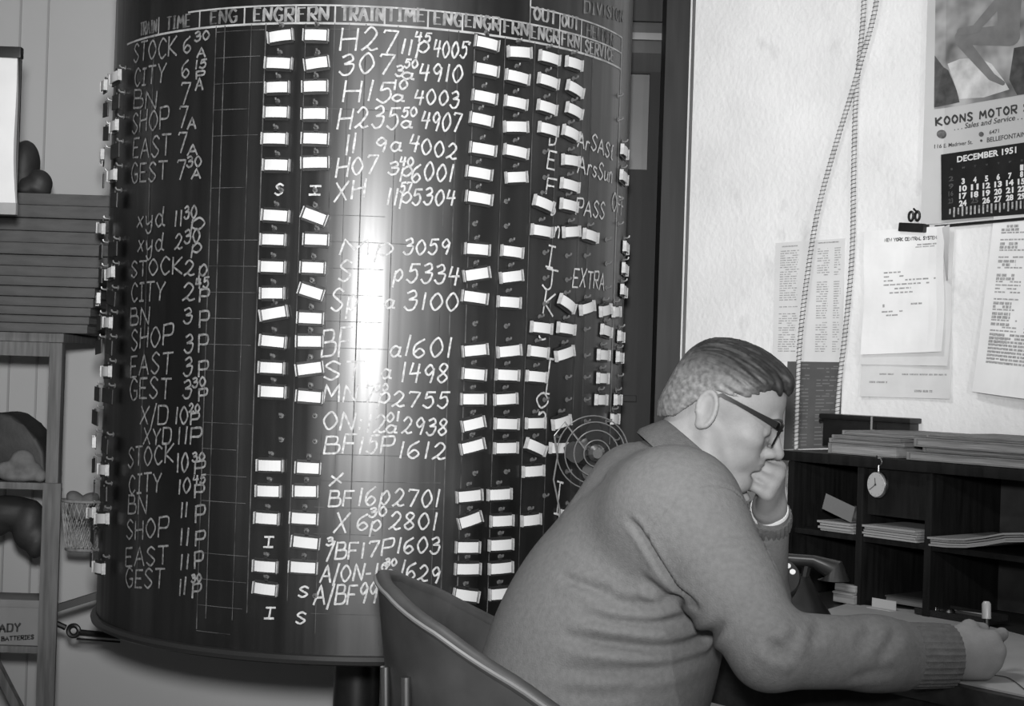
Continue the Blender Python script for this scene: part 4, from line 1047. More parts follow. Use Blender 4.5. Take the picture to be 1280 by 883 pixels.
for k in range(10):
    a = R_(20 + 30 * k); cc = Mdl @ Vector((.029 * math.cos(a), .029 * math.sin(a), .004)); bm = NB()
    lathe(bm, [(.0055, 0), (.0055, .0022), (.003, .0026)], basis(dx, dy, dn, cc), 12); obj('finger_hole', bm, M_PAPER2, t)

# ================================================================ the rack at the left
RY = 4.20
def rp(px, py, Y=RY): return P(px, py, Y)
rack = empty('wooden_rack', (rp(40, 700).x, RY + .2, 0), 'grey wooden rack with shelves at the left edge of the room', 'rack')
xpr = rp(78, 430).x; xpl = rp(62, 430).x; zt_top = rp(40, 416).z; RX0 = xpr - .62; RD = .34
bm = NB(); box(bm, RX0, xpr + .004, RY - .004, RY + RD, zt_top - .024, zt_top, bev=.003); obj('top_board', bm, M_RACK, rack)
bm = NB(); box(bm, RX0 + .038, xpl, RY, RY + .02, zt_top - .062, zt_top - .0245, bev=.002); obj('top_rail', bm, M_RACK, rack)
for x0 in (xpl, RX0):
    for y0 in (RY, RY + RD - .036):
        xx = x0 - (.31 if y0 > RY and x0 > RX0 else 0)
        bm = NB(); box(bm, xx, xx + (xpr - xpl), y0, y0 + .036, 0, zt_top - .0245, bev=.003); obj('post', bm, M_RACK, rack)
z1 = rp(40, 604).z; z2 = rp(40, 809).z
for zz in (z1, z2):
    bm = NB(); box(bm, RX0 + .037, xpl - .001, RY + .002, RY + .09, zz - .018, zz, bev=.002); box(bm, RX0 + .037, xpl - .062, RY + .09, RY + RD - .002, zz - .018, zz); obj('shelf_board', bm, M_RACK, rack)
bm = NB(); box(bm, xpl - .002, xpr + .012, RY - .012, RY - .0005, .3, rp(70, 604).z, bev=.002); obj('post_splint', bm, M_RACK, rack)
bm = NB(); a = rp(-25, 800); b = rp(40, 925); tube(bm, [a + Vector((0, .018, 0)), b + Vector((0, .018, 0))], .016, 4); obj('brace', bm, M_RACK, rack)
# pile of ledgers on the rack
tops = [243, 258, 274, 290, 305, 320, 334, 347, 359, 372, 384, 395, 405]
rend = [150, 152, 153, 151, 148, 143, 136, 128, 122, 119, 117, 114, 113]
z = zt_top + .001; k0 = len(tops) - 1
heights = [(rp(60, tops[i]).z - (rp(60, tops[i + 1]).z if i + 1 < len(tops) else zt_top)) for i in range(len(tops))]
for i in range(len(tops) - 1, -1, -1):
    h = heights[i] - .0012
    x1 = rp(rend[i], tops[i], RY).x; x0 = x1 - random.uniform(.60, .64); y0 = RY - .01 - random.uniform(0, .025)
    n = len(tops) - i
    lab = 'grey covered ledger lying %s' % ('at the bottom of the tall pile on the rack' if n == 1 else 'on top of the tall pile on the rack' if i == 0 else '%s from the bottom of the tall pile on the rack' % NTH[n - 1])
    t = empty('ledger', ((x0 + x1) / 2, y0 + .15, z), lab, 'ledger', 'ledgers piled on the rack')
    dz = lambda x: -.012 * (x - x0) / (x1 - x0)
    def lb(bm, *a, bev=.0012):
        for v in box(bm, *a, None, bev): v.co.z += 0
    bm = NB(); lb(bm, x0 + .005, x1 - .006, y0 + .005, y0 + .295, z + .0028, z + h - .0028); obj('page_block', bm, M_LEDGER2, t)
    for zz in (z, z + h - .0026):
        bm = NB(); lb(bm, x0, x1, y0, y0 + .30, zz, zz + .0026); obj('cover', bm, M_LEDGER, t)
    bm = NB(); lb(bm, x0, x1, y0 - .002, y0 + .004, z + .0005, z + h - .0005, bev=.0018); obj('spine', bm, M_LEDGER, t)
    z += h + .0012
ZL = z
# rounded dark leather bag on the ledgers
def blob(parts, n=16):
    bm = NB()
    for c, r, rot in parts:
        g = bmesh.ops.create_icosphere(bm, subdivisions=3, radius=1.0)
        M = Matrix.Translation(c) @ Matrix.Rotation(rot, 4, 'Y') @ Matrix.Diagonal((*r, 1))
        for v in g['verts']: v.co = M @ v.co
    return bm
def remesh(o, vox, sm=6):
    m = o.modifiers.new('remesh', 'REMESH'); m.mode = 'VOXEL'; m.voxel_size = vox; m.use_smooth_shade = True
    s = o.modifiers.new('smooth', 'SMOOTH'); s.factor = .5; s.iterations = sm
BY = RY + .13
bag = obj('leather_glove', blob([(rp(30, 208, BY), (.042, .05, .072), .1), (rp(25, 228, BY), (.055, .05, .040), 0), (rp(10, 225, BY), (.05, .05, .05), 0)]), M_LEATHER, org=rp(30, 242, BY)); remesh(bag, .006)
tag(bag, 'dark stuffed leather mitten standing upright on the ledger pile', 'glove')
b2 = obj('leather_glove', blob([(rp(50, 228, BY - .08), (.032, .036, .036), -.6), (rp(44, 234, BY - .08), (.044, .04, .022), .35), (rp(35, 238, BY - .08), (.03, .04, .018), 0)]), M_LEATHER, org=rp(48, 242, BY - .08)); remesh(b2, .005)
tag(b2, 'dark crumpled leather mitten lying on the ledgers right of the upright one', 'glove')
# pad of papers on a dark clipboard hanging from a bracket on the rack side
CY = 3.62
cbp = empty('clipboard', P(0, 165, CY), 'thick white pad on a dark clipboard hanging at the far left', 'clipboard')
bx = P(22, 160, CY).x; zc0 = P(10, 60, CY).z; zc1 = P(10, 268, CY).z
bm = NB(); box(bm, bx - .24, bx, CY + .012, CY + .020, zc1, zc0, bev=.003); obj('board', bm, M_BLACK, cbp)
bm = NB(); box(bm, bx - .235, bx + .002, CY - .002, CY + .022, zc0 - .022, zc0 + .004, bev=.004); obj('clamp', bm, M_BLACK, cbp)
bm = NB()
F = []
nv = 20
for j in range(nv + 1):
    v = j / nv; zz = zc0 - .020 - v * (zc0 - zc1 - .022)
    bul = .010 * math.sin(math.pi * v) + .006 * v
    xr = bx - .008 + .010 * v ** 1.5 + (.002 * math.sin(7 * v))
    F.append([(bx - .23, CY + .0115, zz), (bx - .23, CY + .004 - bul, zz), (xr - .03, CY + .003 - bul * 1.1, zz), (xr, CY + .006 - bul, zz), (xr, CY + .0115, zz)])
V = [[bm.verts.new(p) for p in r] for r in F]
for j in range(nv):
    for i in range(4): bm.faces.new((V[j][i], V[j][i + 1], V[j + 1][i + 1], V[j + 1][i]))
    bm.faces.new((V[j][4], V[j][0], V[j + 1][0], V[j + 1][4]))
bm.faces.new(V[0]); bm.faces.new(V[-1][::-1])
obj('paper_pad', bm, mat('pad_paper', .50, .8, .15, .05, 12), cbp)
bm = NB(); xr = bx + .004
box(bm, bx - .22, xr, CY - .006, CY + .011, zc1 - .001, zc1 + .026, bev=.002); obj('pad_foot', bm, M_PAPER3, cbp)
bm = NB(); tube(bm, [(bx - .12, CY + .0215, zc0 - .02), (bx - .12, CY + .026, zc0 + .02), (bx - .20, CY + .03, zc0 + .03), (-2.629, CY + .03, zc0 + .03)], .005, 8)
obj('hanging_rod', bm, M_BLACK, cbp)
# middle shelf: dark satchel with grey gloves on it
SY = RY + .12
bm = NB()
prof = [(-40, 603), (-40, 520), (0, 516), (14, 519), (30, 532), (46, 548), (55, 566), (58, 603)]
fr = [rp(x, y, SY - .06) for x, y in prof]
fv = [bm.verts.new(p) for p in fr]; bv = [bm.verts.new(p + Vector((.0, .16, 0))) for p in fr]
for v in fv + bv: v.co.z = max(v.co.z, z1 + .001)
bm.faces.new(fv); bm.faces.new(bv[::-1])
for i in range(len(fv)): bm.faces.new((fv[i], fv[(i + 1) % len(fv)], bv[(i + 1) % len(fv)], bv[i]))
bmesh.ops.bevel(bm, geom=bm.edges[:], offset=.012, segments=3, affect='EDGES', profile=.6)
for v in bm.verts: v.co.z = max(v.co.z, z1 + .001)
tag(obj('leather_satchel', bm, M_LEATHER, org=rp(20, 600, SY)), 'black sloping leather satchel on the middle shelf of the rack', 'bag')
gl = obj('work_glove', blob([(rp(28, 578, RY + .03), (.034, .024, .034), 0), (rp(41, 590, RY + .03), (.026, .022, .026), .4), (rp(16, 592, RY + .03), (.024, .024, .024), 0), (rp(50, 595, RY + .025), (.018, .018, .018), 0), (rp(5, 585, RY + .03), (.034, .02, .016), -.3), (rp(22, 596, RY + .03), (.05, .03, .015), 0)]), M_CLOTH, org=rp(30, 603, RY + .03)); remesh(gl, .005, 4)
tag(gl, 'crumpled grey work glove lying in front of the black satchel', 'glove')
ct = obj('shelf_shade_mass', blob([(rp(10, 640, RY + .10), (.10, .05, .045), 0), (rp(36, 656, RY + .09), (.044, .045, .070), .1), (rp(48, 676, RY + .09), (.030, .04, .05), .25), (rp(-30, 648, RY + .1), (.11, .05, .06), 0)]), M_LEATHER, org=rp(30, 612, RY + .1)); remesh(ct, .007, 6)  # dark lumps shaped to stand in for the shadow below the shelf
tag(ct, 'dark coat bundled under the middle shelf of the rack', 'coat')
# battery carton on the lower shelf
zb0 = z2 + .001; zb1 = rp(30, 752).z; xb1 = rp(49, 780, RY + .01).x
t = empty('battery_carton', (xb1 - .15, RY + .07, zb0), 'grey carton lettered READY BATTERIES on the lower shelf', 'box')
bm = NB(); box(bm, xb1 - .30, xb1, RY + .01, RY + .13, zb0, zb1, bev=.002); obj('carton_body', bm, M_CARTON, t)
bm = NB(); box(bm, xb1 - .302, xb1 + .002, RY + .008, RY + .132, zb1 - .018, zb1 + .002, bev=.002); obj('carton_lid', bm, M_CARTON, t)
bm = NB(); ff = lambda s, z: Vector((s, RY + .0094, z))
a = rp(-18, 791, RY + .01); b = rp(25, 789.5, RY + .01); h = .020
for pl in lay('READY', a.x, a.z, b.x, b.z, h, jit=.0, gap=.3): ribbon(bm, pl, .003, ff, wv=.005)
obj('carton_lettering', bm, M_CARTON_INK, t, smooth=False)
bm = NB(); a = rp(2, 801.5, RY + .01); b = rp(42, 799, RY + .01)
for pl in lay('BATTERIES', a.x, a.z, b.x, b.z, .010, jit=.0, gap=.3): ribbon(bm, pl, .003, ff, wv=.003)
obj('carton_lettering', bm, M_CARTON_INK, t, smooth=False)
# wire basket hooked on the post, right of it
KY = RY + .06
kc = rp(105, 640, KY); kw = (rp(134, 640, KY).x - rp(77, 640, KY).x) / 2
kz0, kz1 = rp(105, 688, KY).z, rp(105, 626, KY).z
t = empty('wire_basket', (kc.x, KY, kz0), 'grey mesh wire basket hooked between rack post and drum', 'basket')
def kpt(a, f): r = kw * (.72 + .28 * f); return Vector((kc.x + r * math.cos(a), KY + r * .8 * math.sin(a), kz0 + (kz1 - kz0) * f))
for f in (0.02, 1.0):
    bm = NB(); tube(bm, [kpt(2 * math.pi * k / 32, f) for k in range(33)], .004, 8); obj('rim_wire', bm, M_WIRE, t)
bm = NB()
for s in (-1, 1):
    for k in range(26):
        a0 = 2 * math.pi * k / 26
        tube(bm, [kpt(a0 + s * .8 * j / 8, j / 8) for j in range(9)], .0016, 4, cap=False)
obj('wire_mesh', bm, M_WIRE, t)
bm = NB(); lathe(bm, [(kw * .70, 0), (kw * .72, .003)], Matrix.Translation((kc.x, KY, kz0 - .002)) @ Matrix.Diagonal((1, .8, 1, 1)), 28); obj('basket_base', bm, M_BLACK, t)
bm = NB(); tube(bm, [kpt(math.pi * .97, 1.0), kpt(math.pi * 1.0, 1.0) + Vector((-.012, 0, .01)), Vector((xpr - .004, KY, kz1 + .03))], .003, 6); obj('hook', bm, M_WIRE, t)
cw = obj('crumpled_paper', blob([(kc + Vector((-.012, 0, .0)), (kw * .55, kw * .45, .024), .2), (kc + Vector((.012, .0, .03)), (kw * .5, kw * .4, .02), -.5), (kc + Vector((-.025, .0, .035)), (.025, .03, .018), .6)]), M_CLOTH, org=(kc.x, KY, kz0)); remesh(cw, .005, 2)
tag(cw, 'grey crumpled paper heaped inside the wire basket', 'paper')
# black bar and ringed rod between rack and drum pedestal
bm = NB(); q0, q1 = rp(66, 762, RY + .05), rp(150, 736, 4.28)
tube(bm, [q0, q1], .0135, 4); 
tag(obj('steel_bar', bm, M_BLACK, org=q0), 'black flat bar slanting up from the rack post behind the drum', 'bar')
t = empty('ring_bolt_rod', rp(92, 786, RY + .05), 'black rod with a ring eye running from the rack to the drum foot', 'rod')
bm = NB(); tube(bm, [rp(62, 776, RY + .05), rp(82, 785, RY + .05)], .008, 8); obj('rod', bm, M_BLACK, t)
bm = NB(); c = rp(92, 789, RY + .05); tube(bm, [c + Vector((.014 * math.cos(2 * math.pi * k / 24), 0, .014 * math.sin(2 * math.pi * k / 24))) for k in range(25)], .0065, 8); obj('ring', bm, M_BLACK, t)
bm = NB(); tube(bm, [rp(99, 791, RY + .05), rp(150, 796, RY + .1)], .0085, 8); obj('rod', bm, M_BLACK, t)
bm = NB(); tube(bm, [rp(96, 799, RY + .04), rp(150, 803, RY + .1)], .003, 6); obj('wire', bm, M_BLACK, t)

# small cage fan standing behind the man's shoulder
FY = 3.30
fc = P(741, 566, FY)
fan = empty('cage_fan', (fc.x, FY, 0), 'small dark cage fan on a thin stand behind the man\'s back', 'fan')
fr = 46 / F_PX * FY
Mf = Matrix.Translation(fc) @ Matrix.Rotation(R_(12), 4, 'Z') @ Matrix.Rotation(R_(90), 4, 'X')
M_FAN = mat('fan_wire', .10, .35, .6)
for f, zz in ((1, 0), (.84, .018), (.62, .028), (.36, .033)):
    bm = NB(); tube(bm, [Mf @ Vector((fr * f * math.cos(2 * math.pi * k / 40), fr * f * math.sin(2 * math.pi * k / 40), zz)) for k in range(41)], .0014, 6); obj('cage_ring', bm, M_FAN, fan)
bm = NB(); lathe(bm, [(.016, .0), (.018, .030), (.010, .038)], Mf, 20); obj('hub', bm, M_STEEL, fan)
for k in range(4):
    bm = NB(); a = math.pi / 2 * k
    n = 6; V = []
    for i in range(n + 1):
        r = .014 + (fr * .82 - .014) * i / n; wv = .55 * math.sin(math.pi * (i + .8) / (n + 1.4))
        V.append([bm.verts.new(Mf @ Vector((r * math.cos(a + s * wv), r * math.sin(a + s * wv), .006 + s * .010 + d))) for s, d in ((-1, 0), (1, 0), (1, .0015), (-1, .0015))])
    for i in range(n):
        for j in range(4): bm.faces.new((V[i][j], V[i + 1][j], V[i + 1][(j + 1) % 4], V[i][(j + 1) % 4]))
    bm.faces.new(V[0]); bm.faces.new(V[-1][::-1]); obj('blade', bm, mat('fan_blade', .02, .4, .5), fan)
bm = NB(); lathe(bm, [(.02, -.06), (.032, -.045), (.032, -.012), (.014, 0)], Mf, 20); obj('motor', bm, M_BLACK, fan)
bm = NB(); tube(bm, [(fc.x, FY + .03, .02), (fc.x, FY + .03, fc.z - .02)], .010, 10); obj('stand_pole', bm, M_BLACK, fan)
bm = NB(); lathe(bm, [(.14, 0), (.14, .012), (.02, .03)], Matrix.Translation((fc.x, FY + .03, .001)), 28); obj('stand_base', bm, M_BLACK, fan)
bm = NB(); tube(bm, [P(693, 545, FY), P(697, 570, FY), P(692, 600, FY), P(700, 640, FY), P(706, 690, FY), Vector((fc.x, FY + .03, .85))], .002, 6); tube(bm, [P(693, 545, FY), P(706, 528, FY), P(730, 560, FY)], .002, 6); obj('flex', bm, M_FAN, fan)
# ================================================================ the man: signed-distance modelling
class Field:
    def __init__(s, ax):
        s.ax = ax; s.F = np.full([len(a) for a in ax], 1.0, np.float32)
    def _box(s, lo, hi):
        sl = []
        for a, l, h in zip(s.ax, lo, hi):
            i0 = max(0, np.searchsorted(a, l) - 1); i1 = min(len(a), np.searchsorted(a, h) + 1)
            if i1 <= i0: return None
            sl.append(slice(i0, i1))
        X = s.ax[0][sl[0]][:, None, None]; Y = s.ax[1][sl[1]][None, :, None]; Z = s.ax[2][sl[2]][None, None, :]
        return tuple(sl), X, Y, Z
    def op(s, prim, k=0.01, mode='add'):
        fn, lo, hi = prim; m = k + .03
        r = s._box(np.array(lo) - m, np.array(hi) + m)
        if r is None: return
        sl, X, Y, Z = r
        d = fn(X, Y, Z).astype(np.float32); f = s.F[sl]
        if mode == 'add':
            h = np.maximum(k - np.abs(f - d), 0) / k; s.F[sl] = np.minimum(f, d) - h * h * k * .25
        elif mode == 'sub':
            h = np.maximum(k - np.abs(f + d), 0) / k; s.F[sl] = np.maximum(f, -d) + h * h * k * .25
def axis(*segs):
    out = [segs[0][0]]
    for a, b, h in segs:
        n = max(1, int(round((b - a) / h))); out += list(np.linspace(a, b, n + 1)[1:])
    return np.array(out, np.float32)
def cone(a, b, ra, rb):
    a = np.array(a, float); b = np.array(b, float); d = b - a; L2 = max(d @ d, 1e-12)
    def fn(X, Y, Z):
        px, py, pz = X - a[0], Y - a[1], Z - a[2]
        t = np.clip((px * d[0] + py * d[1] + pz * d[2]) / L2, 0, 1)
        return np.sqrt((px - t * d[0]) ** 2 + (py - t * d[1]) ** 2 + (pz - t * d[2]) ** 2) - (ra + (rb - ra) * t)
    r = max(ra, rb)
    return fn, np.minimum(a, b) - r, np.maximum(a, b) + r
def ell(c, r, A=None):
    """ellipsoid; A rows are its axes"""
    c = np.array(c, float); r = np.array(r, float); A = np.eye(3) if A is None else np.array(A, float)
    def fn(X, Y, Z):
        p = [X - c[0], Y - c[1], Z - c[2]]
        q = [A[i, 0] * p[0] + A[i, 1] * p[1] + A[i, 2] * p[2] for i in range(3)]
        k0 = np.sqrt(sum((q[i] / r[i]) ** 2 for i in range(3))); k1 = np.sqrt(sum((q[i] / r[i] ** 2) ** 2 for i in range(3)))
        return k0 * (k0 - 1) / np.maximum(k1, 1e-6)
    e = np.sqrt(((A * r[:, None]) ** 2).sum(0))
    return fn, c - e, c + e
def nets(fl):
    F = fl.F; xs, ys, zs = fl.ax; S = F < 0
    c = np.zeros([n - 1 for n in F.shape], np.int8)
    for i in (0, 1):
        for j in (0, 1):
            for k in (0, 1): c += S[i:c.shape[0] + i, j:c.shape[1] + j, k:c.shape[2] + k]
    I, J, K = np.nonzero((c > 0) & (c < 8))
    idx = np.full(c.shape, -1, np.int32); idx[I, J, K] = np.arange(len(I))
    acc = np.zeros((len(I), 3)); cnt = np.zeros(len(I))
    for a in range(3):
        b, d = [q for q in range(3) if q != a]
        for u in (0, 1):
            for v in (0, 1):
                o0 = [0, 0, 0]; o0[b] = u; o0[d] = v; o1 = list(o0); o1[a] = 1
                f0 = F[I + o0[0], J + o0[1], K + o0[2]]; f1 = F[I + o1[0], J + o1[1], K + o1[2]]
                m = (f0 < 0) != (f1 < 0); t = np.where(m, f0 / np.where(m, f0 - f1, 1), 0)
                P0 = np.stack([xs[I + o0[0]], ys[J + o0[1]], zs[K + o0[2]]], 1); P1 = np.stack([xs[I + o1[0]], ys[J + o1[1]], zs[K + o1[2]]], 1)
                acc += np.where(m[:, None], P0 + (P1 - P0) * t[:, None], 0); cnt += m
    V = acc / cnt[:, None]
    Q = []
    for a in range(3):
        b, d = (a + 1) % 3, (a + 2) % 3
        A0 = [slice(None)] * 3; A1 = [slice(None)] * 3; A0[a] = slice(None, -1); A1[a] = slice(1, None)
        s0 = S[tuple(A0)]; s1 = S[tuple(A1)]
        E = np.stack(np.nonzero(s0 != s1), 1)
        ok = (E[:, b] > 0) & (E[:, d] > 0) & (E[:, b] < F.shape[b] - 1) & (E[:, d] < F.shape[d] - 1); E = E[ok]
        def cell(db, dd):
            e = E.copy(); e[:, b] -= db; e[:, d] -= dd
            return idx[e[:, 0], e[:, 1], e[:, 2]]
        q = np.stack([cell(1, 1), cell(0, 1), cell(0, 0), cell(1, 0)], 1)
        fl_ = ~s0[tuple(E.T)]
        q[fl_] = q[fl_][:, ::-1]
        Q.append(q)
    return V, np.concatenate(Q)
def mesh_of(name, V, Q, m, org, parent=None, smooth_it=0):
    V = np.asarray(V) - np.array(org)
    me = bpy.data.meshes.new(name); me.from_pydata(V.tolist(), [], Q.tolist()); me.update()
    me.materials.append(m); me.polygons.foreach_set('use_smooth', [True] * len(me.polygons))
    o = bpy.data.objects.new(name, me); link(o, parent)
    if parent is None: o.location = org
    return o
def relax(V, Q, n, w=.5):
    E = np.unique(np.sort(np.concatenate([Q[:, [0, 1]], Q[:, [1, 2]], Q[:, [2, 3]], Q[:, [3, 0]]]), 1), axis=0)
    for _ in range(n):
        acc = np.zeros_like(V); c = np.zeros(len(V))
        np.add.at(acc, E[:, 0], V[E[:, 1]]); np.add.at(acc, E[:, 1], V[E[:, 0]]); np.add.at(c, E[:, 0], 1); np.add.at(c, E[:, 1], 1)
        V = V * (1 - w) + w * acc / c[:, None]
    return V
nv3 = lambda v: np.array(v, float)
# ---- head frame
HY, HP = R_(-9), R_(26)
F0 = np.array((math.cos(HY), math.sin(HY), 0)); ZU = np.array((0, 0, 1.0))
HF = F0 * math.cos(HP) - ZU * math.sin(HP); HU = F0 * math.sin(HP) + ZU * math.cos(HP); HL = np.cross(ZU, F0)
HO = nv3(P(896, 520, 2.68))
HS = 1.0
def hp(f, l, u): return HO + (HF * f + HL * l + HU * u) * HS
HA = np.stack([HF, HL, HU])
def hell(c, r, A=None): return ell(hp(*c), np.array(r) * HS, HA if A is None else A)
def hcone(a, b, ra, rb): return cone(hp(*a), hp(*b), ra * HS, rb * HS)
def rotA(deg, ax):     # head axes turned about one of them
    c, s = math.cos(R_(deg)), math.sin(R_(deg)); A = HA.copy(); i, j = [q for q in range(3) if q != ax]
    A[i], A[j] = HA[i] * c + HA[j] * s, HA[j] * c - HA[i] * s
    return A
# ---- skeleton (world metres)
SR = nv3(P(856, 640, 2.50)); ER = nv3(P(962, 813, 2.36)); WR = nv3(P(1182, 820, 2.50))
SL = nv3((.235, 2.87, 1.065)); EL = nv3((.455, 2.885, .862)); WL = nv3(P(962, 634, 2.745))
NB_ = np.array((.275, 2.675, 1.095))
T0 = R_(6); TF = np.array((math.cos(T0), math.sin(T0), 0)); TL = np.array((-math.sin(T0), math.cos(T0), 0))
lean = R_(28)
CF = TF * math.cos(lean) - ZU * math.sin(lean); CU = TF * math.sin(lean) + ZU * math.cos(lean); CA = np.stack([CF, TL, CU])
TORSO = [((.10, 2.64, .60), (.165, .19, .17), None, .03), ((.155, 2.645, .765), (.190, .185, .20), None, .10), ((.200, 2.66, .900), (.165, .190, .175), CA, .08), ((.248, 2.68, 1.00), (.125, .175, .125), CA, .06)]
HIPR, HIPL = np.array((.10, 2.55, .545)), np.array((.10, 2.74, .545)); KNR, KNL = np.array((.50, 2.50, .575)), np.array((.50, 2.80, .575))
ANR, ANL = np.array((.44, 2.50, .10)), np.array((.50, 2.82, .10))
bod = Field((axis((-.20, .22, .009), (.22, .53, .0022), (.53, .66, .006), (.66, .82, .0022)), axis((2.22, 2.48, .006), (2.48, 2.80, .0024), (2.80, 3.0, .009)), axis((0, .78, .009), (.78, .92, .0024), (.92, 1.06, .006), (1.06, 1.365, .0022))))
B = bod.op
for c, r, A, k in TORSO: B(ell(c, np.array(r) - .022, np.stack([TF, TL, ZU]) if A is None else A), k)
B(cone(NB_ + (0, 0, -.05), NB_, .085, .062), .05); B(cone(NB_, hp(-.022, 0, -.03), .060, .054), .03)
for S_, E_, W_, rw_ in ((SR, ER, WR, .026), (SL, EL, WL, .026)):
    B(cone(NB_ + (0, 0, -.03), S_, .06, .05), .05); B(cone(S_, E_, .055, .042), .04); B(cone(E_, W_, .042, rw_), .03)
for h_, k_, a_ in ((HIPR, KNR, ANR), (HIPL, KNL, ANL)):
    B(cone(h_, k_, .078, .055), .05); B(cone(k_, a_, .052, .036), .03); B(cone(a_ + (-.03, 0, -.055), a_ + (.14, 0, -.065), .036, .03), .03)
# head
B(hell((-.003, 0, .046), (.090, .074, .079)), .03)
B(hell((.034, 0, .050), (.056, .064, .056)), .03)
B(hell((.040, 0, -.022), (.056, .057, .078)), .03)
B(hell((.083, 0, -.080), (.022, .026, .018)), .025)
for s in (-1, 1):
    B(hcone((.002, s * .056, -.035), (.022, s * .050, -.066), .014, .014), .025)
    B(hcone((.022, s * .050, -.066), (.074, s * .018, -.084), .014, .014), .022)
    B(hell((.062, s * .046, -.004), (.024, .018, .018)), .02)
    B(hell((.068, s * .034, -.034), (.020, .016, .020)), .02)
B(hcone((.0865, -.032, .038), (.0915, -.008, .037), .0085, .0085), .012); B(hcone((.0865, .032, .038), (.0915, .008, .037), .0085, .0085), .012)
for s in (-1, 1):
    B(hell((.098, s * .033, .017), (.016, .016, .0125)), .012, 'sub')
    B(hell((.0775, s * .032, .018), (.0135, .0145, .0130)), .004)
    B(hcone((.087, s * .020, .0145), (.084, s * .044, .0125), .0042, .0036), .006)      # lowered lids
B(hcone((.090, 0, .030), (.117, 0, -.006), .0065, .0085), .012); B(hell((.118, 0, -.010), (.011, .010, .009)), .008)
for s in (-1, 1):
    B(hell((.106, s * .012, -.014), (.011, .0065, .0085)), .007)
    B(hell((.110, s * .0065, -.0225), (.005, .0032, .004)), .003, 'sub')
B(hell((.088, 0, -.040), (.014, .026, .022)), .02)
B(hell((.0985, 0, -.0345), (.0085, .024, .0052)), .006); B(hell((.0970, 0, -.0455), (.0090, .021, .0064)), .006)
B(hcone((.104, 0, -.0398), (.086, -.031, -.0385), .0020, .0014), .004, 'sub'); B(hcone((.104, 0, -.0398), (.086, .031, -.0385), .0020, .0014), .004, 'sub')
B(hell((.1005, 0, -.0575), (.008, .020, .0045)), .008, 'sub')
for s in (-1, 1):   # nasolabial fold, ear
    B(hcone((.096, s * .021, -.015), (.080, s * .036, -.046), .0022, .0015), .006, 'sub')
    n_ear = HL * s * math.cos(R_(20)) - HF * math.sin(R_(20)); up = HU * math.cos(R_(12)) - HF * math.sin(R_(12)); up = up - n_ear * (up @ n_ear); up /= np.linalg.norm(up); fw = np.cross(up, n_ear) * s
    EA = np.stack([fw, n_ear, up]); ec = hp(-.018, s * .0745, .004)
    B(ell(ec, (.0175, .0065, .031), EA), .006)
    B(ell(ec + n_ear * .008 + fw * .002 + up * .002, (.0095, .0055, .0195), EA), .004, 'sub')
    n = 18
    rp_ = []
    for q in range(n):
        a = R_(-75 + 285 * q / (n - 1)); rp_.append(ec + fw * (-.0165) * math.cos(a - R_(0)) * (1 if True else 1) * -1 * -1 + up * .0295 * math.sin(a) + n_ear * .0035)
    for q in range(n - 1):
        if q / n < .82: B(cone(rp_[q], rp_[q + 1], .0038, .0038), .003)
    B(ell(ec - up * .026 + fw * .004 + n_ear * .001, (.0085, .0055, .0085), EA), .005)
    B(cone(ec + fw * .015 - up * .006 + n_ear * .002, ec + fw * .013 + up * .003 + n_ear * .002, .004, .003), .004)
# right hand: back of the hand to the camera, thumb side up, fingers closed round a pen
def fr(x, y): x = nv3(x) / np.linalg.norm(x); y = nv3(y); y = y - x * (x @ y); y /= np.linalg.norm(y); return x, y, np.cross(x, y)
HD, HUP, HN = fr((.955, .27, -.02), (.05, 0, 1)); 
if HN[1] < 0: HN = -HN                        # HN points away from the camera (palm side)
def rh(d, u, n): return WR + HD * d + HUP * u + HN * n
B(cone(WR - HD * .06, rh(.012, 0, 0), .027, .026), .02)
mcp = {'i': (.082, .026, .004), 'm': (.090, .008, -.003), 'r': (.085, -.011, -.002), 'p': (.074, -.027, .004)}
for k_, rr_ in (('i', .0135), ('m', .0135), ('r', .013), ('p', .012)):
    m_ = mcp[k_]; B(cone(rh(.008, m_[1] * .62, .004), rh(*m_), .018, rr_), .016)
B(ell(rh(.045, .002, .010), (.042, .034, .016), np.stack([HD, HUP, HN])), .02)
fing = {'i': [(.112, .030, .022), (.118, .014, .043), (.112, -.004, .056)], 'm': [(.108, .006, .026), (.098, -.006, .046), (.083, -.014, .050)],
        'r': [(.100, -.013, .026), (.088, -.020, .044), (.072, -.022, .044)], 'p': [(.088, -.029, .024), (.078, -.032, .038), (.064, -.030, .040)]}
for k_, ps in fing.items():
    r0 = {'i': .0098, 'm': .0100, 'r': .0095, 'p': .0085}[k_]; q = [mcp[k_]] + ps
    for a, b, ra, rb in zip(q[:-1], q[1:], (r0 + .0018, r0, r0 * .92), (r0, r0 * .92, r0 * .8)): B(cone(rh(*a), rh(*b), ra, rb), .005)
B(cone(rh(.018, .022, .014), rh(.055, .040, .026), .017, .0125), .014); B(cone(rh(.055, .040, .026), rh(.088, .034, .040), .0115, .0105), .005); B(cone(rh(.088, .034, .040), rh(.108, .020, .050), .0102, .0085), .004)
# left hand: loose fist against the mouth and chin
LK = nv3(hp(.136, .036, -.060)); LD = LK - WL; LD[2] *= 1.0
LX, LY_, LZ = fr(LD, HL)      # LX wrist->knuckles, LY_ away from camera
def lh(d, u, n): return WL + LX * d + LZ * u + LY_ * n
LDn = np.linalg.norm(LD)
